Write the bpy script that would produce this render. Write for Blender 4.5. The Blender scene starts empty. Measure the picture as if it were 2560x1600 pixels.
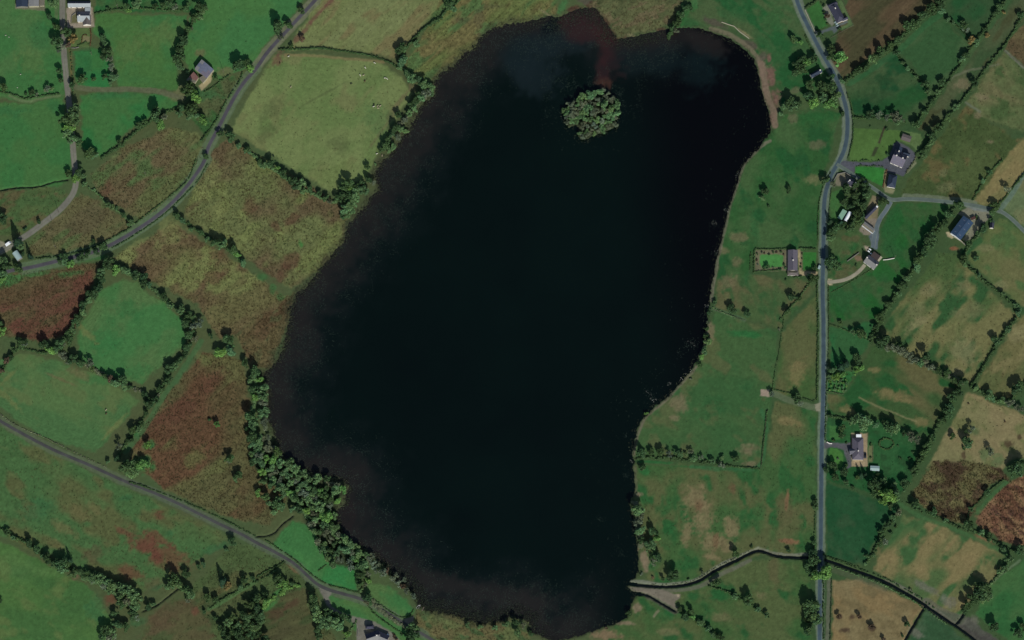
import bpy, bmesh, math, random
import numpy as np
from mathutils import Vector, Matrix
R = random.Random(7); rng = np.random.default_rng(11)
S = bpy.context.scene; COL = S.collection

# ---------------------------------------------------------------- camera, sky, sun, exposure
TILT = math.radians(12); DIST = 2600.0; MPP = 0.30          # metres per photograph pixel at the lake surface
camd = bpy.data.cameras.new('camera'); cam = bpy.data.objects.new('camera', camd); COL.objects.link(cam)
cam.location = (0, -DIST*math.sin(TILT), DIST*math.cos(TILT)); cam.rotation_euler = (TILT, 0, 0)
camd.sensor_width = 36; camd.lens = 36*DIST/(2560*MPP); camd.clip_start = 50; camd.clip_end = 9000
S.camera = cam
SUN_EL = math.radians(39); sx, sy = 0.32, -0.95               # towards the sun: south-south-east
w = bpy.data.worlds.new('World'); S.world = w; w.use_nodes = True
nt = w.node_tree; nt.nodes.clear()
sky = nt.nodes.new('ShaderNodeTexSky'); sky.sky_type = 'NISHITA'; sky.sun_disc = False
sky.sun_elevation = SUN_EL; sky.sun_rotation = math.atan2(sx, sy)
bg = nt.nodes.new('ShaderNodeBackground'); bg.inputs[1].default_value = 0.085
wo = nt.nodes.new('ShaderNodeOutputWorld')
nt.links.new(sky.outputs[0], bg.inputs[0]); nt.links.new(bg.outputs[0], wo.inputs[0])
sd_ = bpy.data.lights.new('sun', 'SUN'); sd_.energy = 4.0; sd_.angle = math.radians(0.53); sd_.color = (1, 0.955, 0.89)
sun = bpy.data.objects.new('sun', sd_); COL.objects.link(sun)
sun.rotation_euler = Vector((sx*math.cos(SUN_EL), sy*math.cos(SUN_EL), math.sin(SUN_EL))).to_track_quat('Z', 'Y').to_euler()
vs = S.view_settings; vs.view_transform = 'Standard'; vs.look = 'None'; vs.gamma = 1; vs.use_curve_mapping = False; vs.exposure = 0.0

# ---------------------------------------------------------------- survey: photograph pixels <-> ground
CT, ST = math.cos(TILT), math.sin(TILT)
def W(px, py, h=0.0):                                       # pixel -> world point at height h
    u = (px-1280)*MPP; v = (800-py)*MPP
    dx, dy, dz = u, v*CT+DIST*ST, v*ST-DIST*CT
    t = (h-DIST*CT)/dz
    return (dx*t, -DIST*ST+dy*t, h)
def to_px(x, y):                                            # ground point -> pixel (numpy)
    ry = y+DIST*ST; rz = -DIST*CT
    d = -(ry*(-ST)+rz*CT)
    vv = ry*CT+rz*ST
    return 1280+x*DIST/d/MPP, 800-vv*DIST/d/MPP
def T(r, c):
    return lambda *p: [(640*c+x/3.78, 400*r+y/3.78) for x, y in p]
def Z(ox, oy, s):
    return lambda *p: [(ox+x/s, oy+y/s) for x, y in p]
def FV(*p): return [(x*1.0583, y*1.0583) for x, y in p]
T00,T01,T02,T03 = T(0,0),T(0,1),T(0,2),T(0,3)
T10,T11,T12,T13 = T(1,0),T(1,1),T(1,2),T(1,3)
T20,T21,T22,T23 = T(2,0),T(2,1),T(2,2),T(2,3)
T30,T31,T32,T33 = T(3,0),T(3,1),T(3,2),T(3,3)
def lin(c):
    c = np.asarray(c, float)/255.0
    return np.where(c <= .04045, c/12.92, ((c+.055)/1.055)**2.4)
KG = np.array([1.12, 1.06, 0.98])                           # light on level ground: albedo = seen colour / KG
def alb(c, k=1.0): return np.clip(lin(c)/KG/k, .001, .85)

# ---------------------------------------------------------------- noise
TAB = rng.random((512, 512)).astype(np.float32)
def vn(x, y):
    xi = np.floor(x).astype(np.int64); yi = np.floor(y).astype(np.int64)
    fx = (x-xi).astype(np.float32); fy = (y-yi).astype(np.float32)
    fx = fx*fx*(3-2*fx); fy = fy*fy*(3-2*fy)
    a = TAB[yi & 511, xi & 511]; b = TAB[yi & 511, (xi+1) & 511]
    c = TAB[(yi+1) & 511, xi & 511]; d = TAB[(yi+1) & 511, (xi+1) & 511]
    return (a*(1-fx)+b*fx)*(1-fy)+(c*(1-fx)+d*fx)*fy
def fbm(x, y, s, o=0, n=3, ang=0.0, st=1.0):
    ca, sa = math.cos(ang), math.sin(ang)
    u = (x*ca+y*sa)/(s*st); v = (-x*sa+y*ca)/s
    out = 0; a = 1; tot = 0
    for k in range(n):
        out = out+a*vn(u*2**k+o*17.3+k*5.1, v*2**k+o*9.7+k*3.3); tot += a; a *= .55
    return out/tot
def sstep(a, b, x):
    t = np.clip((x-a)/(b-a), 0, 1); return t*t*(3-2*t)

# ---------------------------------------------------------------- ground grid arrays
ST_ = 0.75
gx = np.arange(-402, 402.1, ST_); gy = np.arange(-264, 266.1, ST_)
GX, GY = np.meshgrid(gx, gy); H_, W_ = GX.shape
PX, PY = to_px(GX, GY)
wn = [fbm(PX, PY, 22, k, 2)-.5 for k in (1, 2)]
fn = [fbm(PX, PY, 6, k, 2)-.5 for k in (3, 4)]
WX = PX+wn[0]*13+fn[0]*6; WY = PY+wn[1]*13+fn[1]*6
white = rng.random(PX.shape).astype(np.float32)-.5
grain = (white*.75+fn[0]*1.1).astype(np.float32)
def sl(pts, m):                                             # index window round a pixel polygon
    xs = [p[0] for p in pts]; ys = [p[1] for p in pts]
    x0 = W(min(xs)-m, 800)[0]*1.08 if min(xs) < 1280 else W(min(xs)-m, 800)[0]*.92
    x1 = W(max(xs)+m, 800)[0]*1.08 if max(xs) > 1280 else W(max(xs)+m, 800)[0]*.92
    y1 = W(1280, min(ys)-m)[1]; y0 = W(1280, max(ys)+m)[1]
    i0 = max(0, int((y0-gy[0])/ST_)-2); i1 = min(H_, int((y1-gy[0])/ST_)+3)
    j0 = max(0, int((x0-gx[0])/ST_)-2); j1 = min(W_, int((x1-gx[0])/ST_)+3)
    return (slice(max(i0, 0), max(i1, 0)), slice(max(j0, 0), max(j1, 0)))
def segd(x, y, pts, closed):
    n = len(pts); d2 = np.full(x.shape, 1e9)
    for k in range(n if closed else n-1):
        ax, ay = pts[k]; bx, by = pts[(k+1) % n]
        vx, vy = bx-ax, by-ay; L = vx*vx+vy*vy+1e-9
        t = np.clip(((x-ax)*vx+(y-ay)*vy)/L, 0, 1)
        d2 = np.minimum(d2, (x-ax-t*vx)**2+(y-ay-t*vy)**2)
    return np.sqrt(d2)
def inside(x, y, pts):
    ins = np.zeros(np.shape(x), bool); n = len(pts)
    for k in range(n):
        ax, ay = pts[k]; bx, by = pts[(k+1) % n]
        if ay == by: continue
        ins ^= ((ay > y) != (by > y)) & (x < (bx-ax)*(y-ay)/(by-ay)+ax)
    return ins
def sdf(x, y, pts):
    d = segd(x, y, pts, True); return np.where(inside(x, y, pts), d, -d)
def smooth(pts, closed=False, it=2):
    for _ in range(it):
        q = []; n = len(pts)
        if not closed: q.append(pts[0])
        for k in range(n if closed else n-1):
            a = pts[k]; b = pts[(k+1) % n]
            q += [(a[0]*.75+b[0]*.25, a[1]*.75+b[1]*.25), (a[0]*.25+b[0]*.75, a[1]*.25+b[1]*.75)]
        if not closed: q.append(pts[-1])
        pts = q
    return pts

LAKE = (T02((0,212),(120,205),(240,190),(340,150),(440,165),(560,105),(680,75),(780,75),(850,150),(930,280),(1000,370),(1150,345),(1330,305),(1460,280),(1580,262),(1750,265),(1900,310),(2060,370),(2200,470),(2285,560),(2330,700),(2365,900),(2405,1000))
        +T03((-5,1020),(22,1120),(28,1250))+T02((2400,1300),(2330,1400),(2240,1490))
        +T12((2170,70),(2130,200),(2090,330),(2040,480),(2010,620),(1980,750),(1940,900),(1915,1050),(1885,1200),(1868,1340),(1840,1450))
        +T22((1845,20),(1825,130),(1800,260),(1740,380),(1690,480),(1580,600),(1480,720),(1340,820),(1230,930),(1180,1040),(1150,1180),(1135,1280),(1160,1330),(1140,1370),(1155,1500))
        +T32((1162,80),(1140,150),(1110,190),(1120,280),(1150,400),(1180,600),(1190,700),(1195,850),(1160,920),(1095,965),(1088,1010),(1150,1065),(1160,1100),(1115,1190),(1110,1270),(1040,1330),(960,1365),(860,1385),(760,1430),(560,1490),(400,1512),(300,1480),(180,1440),(165,1330),(60,1300))
        +T31((2400,1290),(2300,1330),(2150,1350),(2000,1310),(1850,1270),(1700,1245),(1600,1215),(1530,1150),(1450,1040),(1350,955),(1230,800),(1100,700),(1030,640),(880,590),(830,540),(790,420),(762,280),(850,215),(862,130),(870,60),(835,0))
        +T21((750,1490),(650,1470),(550,1440),(400,1410),(280,1300),(200,1210),(190,1130),(170,1050),(120,950),(110,820),(120,760),(130,680),(110,620),(70,510),(180,400),(260,270),(300,130),(320,0))
        +T11((320,1490),(330,1380),(400,1260),(540,1120),(600,1020),(720,900),(800,800),(850,680),(900,580),(1000,470),(1080,350),(1180,255),(1140,190),(1130,120),(1190,20))
        +T01((1330,1370),(1430,1260),(1500,1130),(1560,1010),(1650,930),(1690,850),(1700,740),(1750,700),(1860,620),(1950,530),(2080,420),(2160,330),(2260,260),(2380,225)))
SWW = T21((0,1090),(130,1110),(178,1180),(200,1270),(300,1340),(400,1425),(550,1455),(660,1490))+T31((830,40),(855,130),(760,205),(735,280),(785,400),(800,540),(900,600),(1000,640),(1035,720),(1040,800),(960,850),(700,790),(690,740),(590,640),(540,500),(480,420),(460,290),(350,290),(300,180),(180,60),(40,-60))+T21((-60,1300))
west = sstep(1420, 1250, PX)
LSD = sdf(PX+fn[0]*(7+7*west)+wn[0]*9*west, PY+fn[1]*(7+7*west)+wn[1]*9*west, LAKE)
ISLE = T02((640,920),(760,890),(880,840),(950,890),(1030,1000),(1030,1090),(1010,1220),(960,1240),(880,1280),(740,1330),(720,1355),(660,1350),(600,1330),(620,1260),(590,1200),(560,1200),(500,1225),(460,1120),(450,1060),(500,990),(570,960))
ISLE_IN = [(1475+(x-1475)*.86, 292+(y-292)*.86) for x, y in ISLE]
s_ = sl(ISLE, 30); isd = sdf(PX[s_]+fn[0][s_]*7, PY[s_]+fn[1][s_]*7, ISLE_IN)
LSD[s_] = np.minimum(LSD[s_], -isd)

# ---------------------------------------------------------------- ground colours (what grows or lies there)
base = fbm(PX, PY, 90, 5, 3)[..., None]
east = sstep(1500, 1750, PX)[..., None]
A0 = alb((66,88,54))*(1-east)+alb((46,78,46))*east; A1 = alb((78,84,54))*(1-east)+alb((70,84,52))*east
GC = (A0*(1-base)+A1*base).astype(np.float32)
REL = np.full(PX.shape, .10, np.float32)                    # roughness of the sward, metres
ROUGH = np.zeros(PX.shape, np.float32)                      # where rushes and heather tufts grow
LAB = np.zeros(PX.shape, np.int16); FIELDS = [('ground', None)]
def blend(s, m, col):
    GC[s] = GC[s]*(1-m[..., None])+col*m[..., None]
def field(name, pts, cols, sc=45, ang=0.0, st=1.0, g=.18, rel=.07, rough=0.0, fe=4.0, streak=0.0, label=None):
    FIELDS.append((name, label)); idx = len(FIELDS)-1
    s = sl(pts, 14)
    if s[0].stop <= s[0].start or s[1].stop <= s[1].start: return
    x, y = WX[s], WY[s]
    d = sdf(x, y, pts); m = sstep(-fe, fe, d).astype(np.float32)
    o = idx*1.37
    n = fbm(PX[s], PY[s], sc, o, 3, ang, st)
    c = [alb(k) for k in cols]
    mix = sstep(.36, .64, n)[..., None]; col = c[0]*(1-mix)+c[1]*mix
    if len(c) > 2:
        n2 = fbm(PX[s], PY[s], sc*.55, o+50, 3, ang, st); m2 = sstep(.52, .72, n2)[..., None]; col = col*(1-m2)+c[2]*m2
    if streak:
        n3 = fbm(PX[s], PY[s], 3.2, o+80, 2, ang, 14)-.5; col = col*(1+streak*2.4*n3[..., None])
    if name in ('meadow', 'hay_field', 'lawn', 'pasture_field'):     # mowing and grazing lines that follow the field edge
        k_ = {'meadow': .10, 'hay_field': .08, 'lawn': .06, 'pasture_field': .05}[name]
        col = col*(1+k_*np.sin(d*.92+n*5)*sstep(58, 20, d)*sstep(.3, .6, n))[..., None]
    n4 = fbm(PX[s], PY[s], 11, o+33, 2)-.5
    col = col*(1+g*grain[s][..., None]*1.5+g*1.3*n4[..., None])
    blend(s, m, col)
    REL[s] = REL[s]*(1-m)+rel*m; ROUGH[s] = ROUGH[s]*(1-m)+rough*m
    LAB[s] = np.where(d > 0, idx, LAB[s])
def blot(pts, c, k=.8, ang=0.0):                            # soft patch of another growth: (x,y,rx,ry)
    for (x, y, rx, ry) in pts:
        r = max(rx, ry)*1.5
        s = sl([(x-r, y-r), (x+r, y+r)], 4)
        if s[0].stop <= s[0].start or s[1].stop <= s[1].start: continue
        ca, sa = math.cos(ang), math.sin(ang)
        dx, dy = PX[s]-x, PY[s]-y
        d = np.sqrt(((dx*ca+dy*sa)/rx)**2+((-dx*sa+dy*ca)/ry)**2)+(wn[0][s]*.9+fn[1][s]*.7)
        m = sstep(1.1, .35, d)*k
        blend(s, m.astype(np.float32), alb(c)*(1+.35*grain[s][..., None]))
def line(pts, wd, c, k=.9, fe=2.0, wob=1.0):
    s = sl(pts, wd+fe+10)
    if s[0].stop <= s[0].start or s[1].stop <= s[1].start: return
    d = segd(PX[s]+(WX[s]-PX[s])*.3*wob, PY[s]+(WY[s]-PY[s])*.3*wob, smooth(pts), False)
    m = sstep(wd/2+fe, wd/2-fe*.5, d)*k
    blend(s, m.astype(np.float32), alb(c)*(1+.22*grain[s][..., None]))
def bl(tile, c, lst, k=.8, ang=0.0):
    blot([(*tile((a, b))[0], e/3.78, f/3.78) for a, b, e, f in lst], c, k, ang)

G1, G2, G3 = (58,104,56), (70,106,60), (46,100,56)
field('pasture_field', FV((-80,-80),(142,-80),(150,120),(158,225),(60,240),(-80,222)), [G1,G2], 60, g=.10)
field('pasture_field', FV((-80,245),(60,243),(152,228),(172,400),(160,432),(120,440),(0,447),(-80,447)), [(56,104,56),(64,104,56)], 60, g=.10)
field('paddock', FV((172,118),(262,115),(262,202),(182,208)), [(46,108,58),(56,106,56)], 40, g=.10)
field('pasture_field', FV((225,30),(445,35),(418,150),(428,212),(285,205),(265,112),(222,80)), [(60,106,58),(66,104,54)], 60, g=.10)
field('pasture_field', FV((222,-60),(470,-60),(455,28),(225,24)), [(44,92,50),(60,88,50)], 40, g=.2)
field('pasture_field', FV((475,-80),(775,-80),(700,25),(640,92),(600,150),(520,190),(450,165),(432,140)), [(60,108,60),(66,108,58)], 60, g=.10)
field('pasture_field', FV((190,222),(300,220),(425,225),(415,248),(330,285),(280,338),(235,372),(195,350)), [(50,106,56),(62,104,56)], 50, g=.10)
field('verge_meadow', FV((430,250),(520,195),(590,165),(560,230),(490,330),(470,300)), [(54,88,48),(76,86,54)], 25, .9, 2, .3, .16, .25)
field('heath_field', FV((215,410),(285,352),(395,302),(468,312),(484,362),(425,465),(330,520),(235,455)), [(90,98,60),(94,86,60),(78,98,58)], 60, -.6, 2.4, .26, .18, .6)
field('heath_field', FV((65,575),(190,458),(230,470),(300,520),(322,530),(240,570),(140,602),(70,600)), [(92,91,60),(88,84,58),(78,93,56)], 52, -.6, 2.4, .24, .18, .5)
field('rough_pasture', FV((-80,452),(150,444),(162,465),(70,555),(-80,560)), [(66,90,52),(76,92,54),(84,82,54)], 34, -.5, 2, .22, .12, .2)
field('hay_field', FV((765,-20),(1060,-40),(1035,25),(945,118),(930,140),(870,122),(720,112),(680,118),(715,60)), [(110,119,76),(104,114,70),(110,106,70)], 55, -.75, 3, .14, .06, .1, streak=.10)
field('hay_field', FV((650,132),(720,126),(880,142),(950,180),(975,225),(920,300),(885,380),(860,425),(805,440),(790,458),(545,308),(570,255)), [(106,120,73),(94,114,66),(104,112,70)], 70, -.9, 1.5, .11, .05, .06)
field('shore_meadow', FV((1062,-40),(1320,-40),(1312,35),(1160,80),(1010,195),(945,160),(985,110)), [(92,102,58),(100,96,60),(76,100,58)], 36, -.75, 3, .3, .16, .3, streak=.2)
field('heath_field', FV((490,362),(540,328),(790,472),(822,505),(800,600),(690,685),(560,600),(432,508)), [(96,104,64),(92,82,58),(104,113,67)], 80, -.7, 1.7, .28, .2, .6)
field('heath_field', FV((405,525),(560,620),(650,690),(690,705),(672,765),(590,785),(515,800),(470,720),(330,650),(270,610),(365,555)), [(96,94,60),(94,82,58),(106,113,68)], 84, -.7, 1.7, .28, .2, .6)
field('heath_field', FV((-80,660),(240,622),(215,680),(175,780),(100,808),(-80,775)), [(86,72,50),(84,78,52),(96,66,52)], 60, -.6, 2.6, .28, .2, .7)
field('meadow', FV((290,658),(320,668),(432,752),(438,810),(340,903),(252,888),(186,850),(184,790),(235,690)), [(62,108,60),(76,106,62)], 60, -.8, 1.5, .11, .05)
field('meadow', FV((20,840),(80,838),(250,892),(330,950),(285,1000),(225,1068),(90,1030),(0,962),(-80,935),(-80,880)), [(78,106,62),(68,102,60),(84,104,62)], 60, .5, 1.4, .11, .05)
field('heath_field', FV((480,832),(575,850),(590,950),(620,1060),(690,1160),(640,1240),(560,1230),(400,1160),(300,1090),(350,985)), [(92,70,50),(84,84,54),(92,92,58)], 80, -.8, 2.8, .28, .2, .7)
field('heath_field', FV((670,705),(698,692),(682,760),(640,870),(595,868),(560,790)), [(86,72,50),(92,84,56),(80,82,54)], 30, -.8, 2, .36, .2, .8)
field('rough_pasture', FV((-80,985),(0,1010),(200,1110),(400,1200),(540,1268),(400,1372),(330,1400),(260,1375),(30,1275),(-80,1240)), [(66,97,56),(78,96,57),(82,90,55)], 80, .5, 1.6, .2, .12, .15, streak=.08)
field('pasture_field', FV((-80,1258),(30,1288),(205,1385),(270,1465),(230,1580),(-80,1580)), [(70,103,54),(62,97,52),(82,104,58)], 60, .5, 1.6, .14, .07)
field('rough_pasture', FV((548,1285),(620,1290),(735,1375),(755,1410),(790,1512),(780,1580),(290,1580),(420,1425)), [(70,88,52),(82,86,54),(62,76,46)], 50, -.55, 2, .24, .14, .3)
field('rough_pasture', T31((20,1250),(300,1075),(460,1012),(520,1080),(480,1200),(560,1330),(590,1560),(-40,1560)), [(66,66,44),(76,78,50),(60,74,44)], 50, -.4, 3, .16, .08, .1, streak=.12)
field('rough_pasture', T30((1330,1512),(1420,1290),(1640,1110),(1840,1190),(1980,1330),(2090,1560),(1330,1560)), [(80,80,52),(84,74,52),(70,82,50)], 60, -.5, 2, .18, .1, .15)
field('meadow', FV((690,1228),(735,1240),(775,1300),(808,1345),(755,1388),(640,1290)), [(66,112,62),(58,106,58)], 40, 1, 1.5, .10, .05)
field('meadow', FV((765,1342),(800,1332),(838,1338),(842,1395),(755,1378)), [(50,112,60),(56,108,56)], 40, 1, 1.5, .10, .05)
field('meadow', FV((872,1375),(930,1390),(978,1440),(970,1462),(940,1468),(862,1412)), [(58,106,58),(76,106,60)], 36, 1, 1.5, .13, .05)
field('lawn', FV((770,1402),(860,1422),(1010,1512),(1000,1560),(900,1490),(790,1450)), [(62,106,58),(72,106,58)], 36, .6, 1.5, .10, .05)
field('fen', FV((985,1440),(1060,1445),(1250,1470),(1250,1560),(1100,1560),(975,1470)), [(88,98,60),(96,92,60),(66,86,52)], 26, .5, 2, .3, .2, .5)
field('pasture_field', FV((1625,-20),(1880,-60),(1900,60),(1965,180),(1950,260),(1850,258),(1830,180),(1745,72),(1600,62)), [(46,86,48),(68,88,54),(36,82,44)], 50, .6, 1.5, .13, .07)
field('pasture_field', FV((1830,300),(1860,270),(1985,262),(1945,420),(1932,592),(1782,588),(1765,660),(1695,690),(1700,600),(1722,470),(1752,388)), [(46,84,44),(62,90,52),(36,78,42)], 60, 1, 1.5, .13, .07)
field('pasture_field', FV((1695,665),(1780,650),(1935,672),(1840,778),(1690,728)), [(66,88,52),(86,88,58),(54,84,48)], 40, 1, 1.5, .13, .07)
field('pasture_field', FV((1690,735),(1838,785),(1832,905),(1802,1098),(1505,1078),(1502,1030),(1535,965),(1650,865)), [(62,90,52),(54,88,50),(78,90,56)], 60, .6, 1.4, .13, .06)
field('pasture_field', FV((1850,785),(1930,690),(1930,940),(1832,930)), [(62,88,48),(84,90,56)], 50, 1.5, 1.5, .13, .06)
field('pasture_field', FV((1832,950),(1928,962),(1925,1310),(1790,1312),(1650,1372),(1530,1385),(1502,1095),(1800,1110)), [(60,90,50),(82,90,56),(44,86,46)], 60, 1.5, 1.4, .15, .08, .08)
field('pasture_field', FV((1495,1400),(1600,1378),(1790,1322),(1912,1322),(1920,1580),(1390,1580)), [(58,88,48),(76,90,54),(42,82,44)], 56, .6, 1.5, .15, .08)
field('ploughed_field', FV((1960,160),(2010,-40),(2275,-60),(2130,80),(1990,185)), [(84,72,52),(66,66,44)], 40, -.75, 3, .16, .12, streak=.16)
field('pasture_field', T03((740,810),(1200,480),(1290,600),(1430,770),(1530,880),(1500,1000),(1380,1180),(1300,1160),(820,1100)), [(34,76,40),(62,84,52),(30,70,40)], 60, -.4, 1.6, .11, .06)
field('pasture_field', T03((1220,440),(1550,170),(1650,170),(1870,380),(1900,480),(1790,680),(1600,860),(1490,790)), [(62,88,54),(50,82,48)], 50, -.6, 1.6, .11, .06)
field('pasture_field', T03((1680,90),(1800,-80),(2260,-60),(2100,200),(1960,380),(1870,360),(1700,180)), [(34,76,42),(50,76,46)], 50, -.6, 1.6, .11, .06)
field('strip_field', T03((1790,700),(2100,280),(2380,-80),(2500,-80),(2480,90),(2200,450),(1960,780),(1800,1000),(1490,1290),(1410,1220)), [(56,78,48),(74,84,56),(66,72,46)], 40, -.95, 3, .15, .07)
field('rough_pasture', T03((1970,840),(2220,490),(2440,660),(2560,900),(2480,1260),(2010,1110),(1880,960)), [(84,96,60),(98,98,66),(66,86,50)], 50, .8, 1.5, .2, .1, .1)
field('rough_pasture', T03((2235,465),(2480,120),(2700,300),(2600,760)), [(84,74,52),(92,86,58)], 36, .6, 1.5, .24, .1, .2)
field('rough_pasture', T03((1450,1540),(1600,1320),(1870,990),(2010,1115),(2340,1310),(2419,1300),(2320,1400),(2200,1600))+T13((1920,400),(1800,372),(1500,340),(1250,320),(1380,120)), [(72,86,50),(62,78,44),(90,86,54)], 56, .8, 1.5, .2, .1, .12)
field('hay_field', T13((2225,0),(2330,-110),(2600,-380),(2600,-100),(2419,115),(2190,410),(2100,440),(1940,400)), [(122,112,74),(108,106,68)], 40, -.9, 2, .15, .06)
field('hay_field', T13((2440,140),(2210,440),(2300,520),(2500,700),(2600,100)), [(90,106,72),(104,108,74)], 36, -.9, 2, .14, .06)
field('pasture_field', T13((1190,425),(1400,400),(1710,420),(1690,530),(1500,700),(1400,900),(1190,1240),(1040,1500),(585,1512),(575,1215),(980,1060),(1065,950),(1060,640)), [(36,86,40),(44,84,46),(56,84,48)], 60, 1, 1.5, .12, .06)
field('garden', T13((575,1180),(570,780),(840,640),(960,780),(880,870),(900,950),(860,1060),(700,1130)), [(40,84,44),(66,88,52),(78,84,54)], 30, .6, 1.5, .18, .07)
field('garden', T13((590,300),(700,250),(760,430),(640,600),(575,560)), [(58,98,52),(66,96,52)], 30, .6, 1.5, .13, .05)
field('rough_pasture', T13((1600,880),(1820,860),(1850,990),(2300,1420),(2440,1500))+T23((2310,10),(2200,150),(1930,590),(1860,570),(1450,400),(1180,230),(1060,120)), [(66,88,50),(106,106,68),(48,82,46)], 60, -.9, 2, .17, .08, .1)
field('hay_field', T13((2180,560),(2260,560),(2500,760),(2500,1400),(2350,1350),(1890,960),(1920,860)), [(84,98,58),(98,100,64),(72,96,56)], 60, .7, 1.5, .13, .06)
field('pasture_field', T23((585,60),(640,70),(1040,20),(975,205),(880,330),(760,440),(590,470)), [(40,90,50),(48,88,50)], 50, .7, 1.5, .12, .06)
field('rough_pasture', T23((970,260),(1040,235),(1400,400),(1800,625),(1740,720),(1620,960),(1520,1110),(1180,960),(900,920),(560,900),(560,690),(710,715),(880,470)), [(56,82,46),(90,90,58),(38,80,42)], 60, .5, 2, .14, .07)
field('orchard', T23((565,500),(870,470),(760,600),(710,705),(562,670)), [(44,96,50),(58,104,56)], 20, .5, 1.5, .26, .1, .3)
field('hay_field', T23((2360,20),(2500,-160),(2560,420),(2419,570),(2300,760),(2150,740),(1960,640),(2010,550)), [(102,100,64),(84,92,56),(110,106,70)], 44, -1, 2, .16, .07, .1)
field('hay_field', T23((1890,690),(2000,720),(2150,800),(2440,900),(2440,1300),(2320,1300),(2200,1420),(1940,1340),(1560,1350),(1500,1400),(1640,1150)), [(114,112,76),(122,114,80),(100,104,66)], 56, .7, 1.5, .13, .06, .06)
field('scrub_field', T23((1470,1500),(1560,1340),(1940,1330),(2200,1420),(2290,1512))+T33((2150,0),(2000,190),(1880,400),(1690,370),(1540,310),(1340,150),(1400,60)), [(92,90,58),(72,60,44),(100,96,62)], 26, .6, 1.4, .4, .22, 1)
field('garden', T23((560,905),(800,960),(1150,940),(1440,1130),(1380,1440),(1360,1512))+T33((1200,200),(1000,130),(560,0))+T23((545,1400)), [(34,78,42),(44,86,48),(40,74,42)], 36, .6, 1.3, .17, .07)
field('pasture_field', T33((550,15),(980,190),(1200,240),(1200,300),(1050,490),(990,620),(915,810),(550,715)), [(30,72,42),(38,76,46),(46,76,48)], 60, .9, 1.5, .11, .06)
field('scrub_field', T33((2480,-60),(2250,30),(2010,270),(1965,400),(2200,560),(2480,650)), [(100,72,54),(122,98,70),(78,56,46)], 16, .8, 2.2, .45, .22, .8)
field('hay_field', T33((1290,340),(1500,370),(1830,520),(2230,690),(2100,940),(1850,1200),(1830,1300),(1640,1240),(1340,1040),(1000,860),(1040,740)), [(72,94,56),(116,108,72),(58,90,52)], 60, -.8, 2, .14, .07)
field('pasture_field', T33((2500,700),(2270,860),(2080,1010),(1960,1250),(2040,1320),(2300,1560),(2560,1560)), [(46,92,50),(60,96,54)], 50, -.7, 2, .12, .06)
field('hay_field', T33((605,930),(900,950),(1220,1080),(1470,1180),(1380,1330),(1270,1540),(600,1540)), [(122,106,72),(116,106,74),(106,96,66)], 50, .5, 1.5, .15, .06)
field('pasture_field', T33((1505,1200),(1690,1350),(1900,1560),(1300,1560)), [(48,78,50),(66,88,62)], 40, .5, 1.5, .15, .07)
field('bare_ground', T33((1790,1380),(1900,1300),(2200,1540),(1960,1540)), [(66,64,60),(78,80,70)], 30, .5, 1.5, .2, .07)

field('woodland_floor', ISLE, [(44,54,36),(50,58,40)], 20, g=.3, rel=.2)
field('woodland_floor', SWW, [(46,58,38),(56,66,44)], 24, g=.3, rel=.2)

# patches, worn lines, banks
bl(T00, (84,106,60), [(300,560,160,200),(1500,350,260,160),(1650,300,200,120),(1200,500,200,160)], .5)
bl(T00, (44,98,56), [(380,330,120,200),(60,1050,240,60),(800,600,100,220),(1900,900,260,70),(1050,900,260,60),(520,1000,100,100)], .55)
bl(T00, (104,96,68), [(1680,900,90,60),(1900,500,60,40),(2120,680,110,50)], .6)
bl(T01, (100,70,60), [(420,330,170,34),(560,160,160,26),(200,540,130,60),(680,40,110,24)], .75, -.85)
bl(T01, (100,94,66), [(1330,1000,260,30),(1230,1180,260,22),(1480,830,60,60)], .7, -.93)
bl(T01, (62,98,56), [(1150,1150,160,200),(1560,420,160,40),(1800,180,200,30)], .45, -.6)
bl(T01, (80,92,56), [(150,1050,140,120),(620,900,260,14),(780,1350,120,120),(120,1250,120,80)], .6, -.5)
bl(T01, (78,74,54), [(2100,150,60,110),(1950,200,100,50),(2200,60,140,30)], .45)
bl(T02, (120,116,84), [(2190,310,100,16),(1120,330,150,22),(330,130,130,14)], .9, .55)
bl(T02, (78,72,62), [(2250,420,120,34),(2360,560,60,90),(1900,210,150,40),(720,20,200,40),(1050,120,40,120)], .8, .4)
bl(T02, (120,104,88), [(2370,640,50,110),(2390,860,30,120)], .85)
bl(T02, (74,46,40), [(760,70,70,70),(1410,280,60,40),(880,200,50,80),(960,320,50,60),(600,90,80,40),(1040,370,60,40)], .85)
bl(T02, (44,96,50), [(1620,160,60,120),(1700,60,60,60)], .7, .5)
bl(T02, (62,104,60), [(1560,110,40,170),(480,60,40,90),(1720,30,40,60)], .8, .5)
bl(T03, (110,84,74), [(30,700,50,140),(70,950,60,120),(50,1100,40,70),(10,560,26,60)], .85)
bl(T03, (38,88,46), [(60,200,160,200),(450,1100,200,90)], .6)
bl(T03, (102,98,74), [(460,1370,110,50),(260,850,60,40),(230,1120,60,60)], .55)
bl(T03, (114,106,80), [(1980,1090,40,40),(2020,920,90,50),(2100,1340,40,20),(1820,800,110,80)], .65)
bl(T03, (34,66,38), [(1000,930,220,90),(1100,760,160,60)], .6)
bl(T10, (92,68,52), [(350,1350,220,120),(560,1180,160,60),(2000,1120,160,70),(1000,290,110,90),(2350,430,90,110),(2050,900,140,60)], .6, -.4)
bl(T10, (112,118,72), [(1580,640,170,110),(1620,750,200,60),(2050,480,140,80),(1250,820,160,40),(2000,130,110,160),(1900,300,60,110)], .6, -.5)
bl(T10, (62,104,58), [(650,1080,160,40),(120,1130,160,50),(300,1080,200,30),(900,930,200,30),(30,1150,90,70)], .8, -.15)
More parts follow.
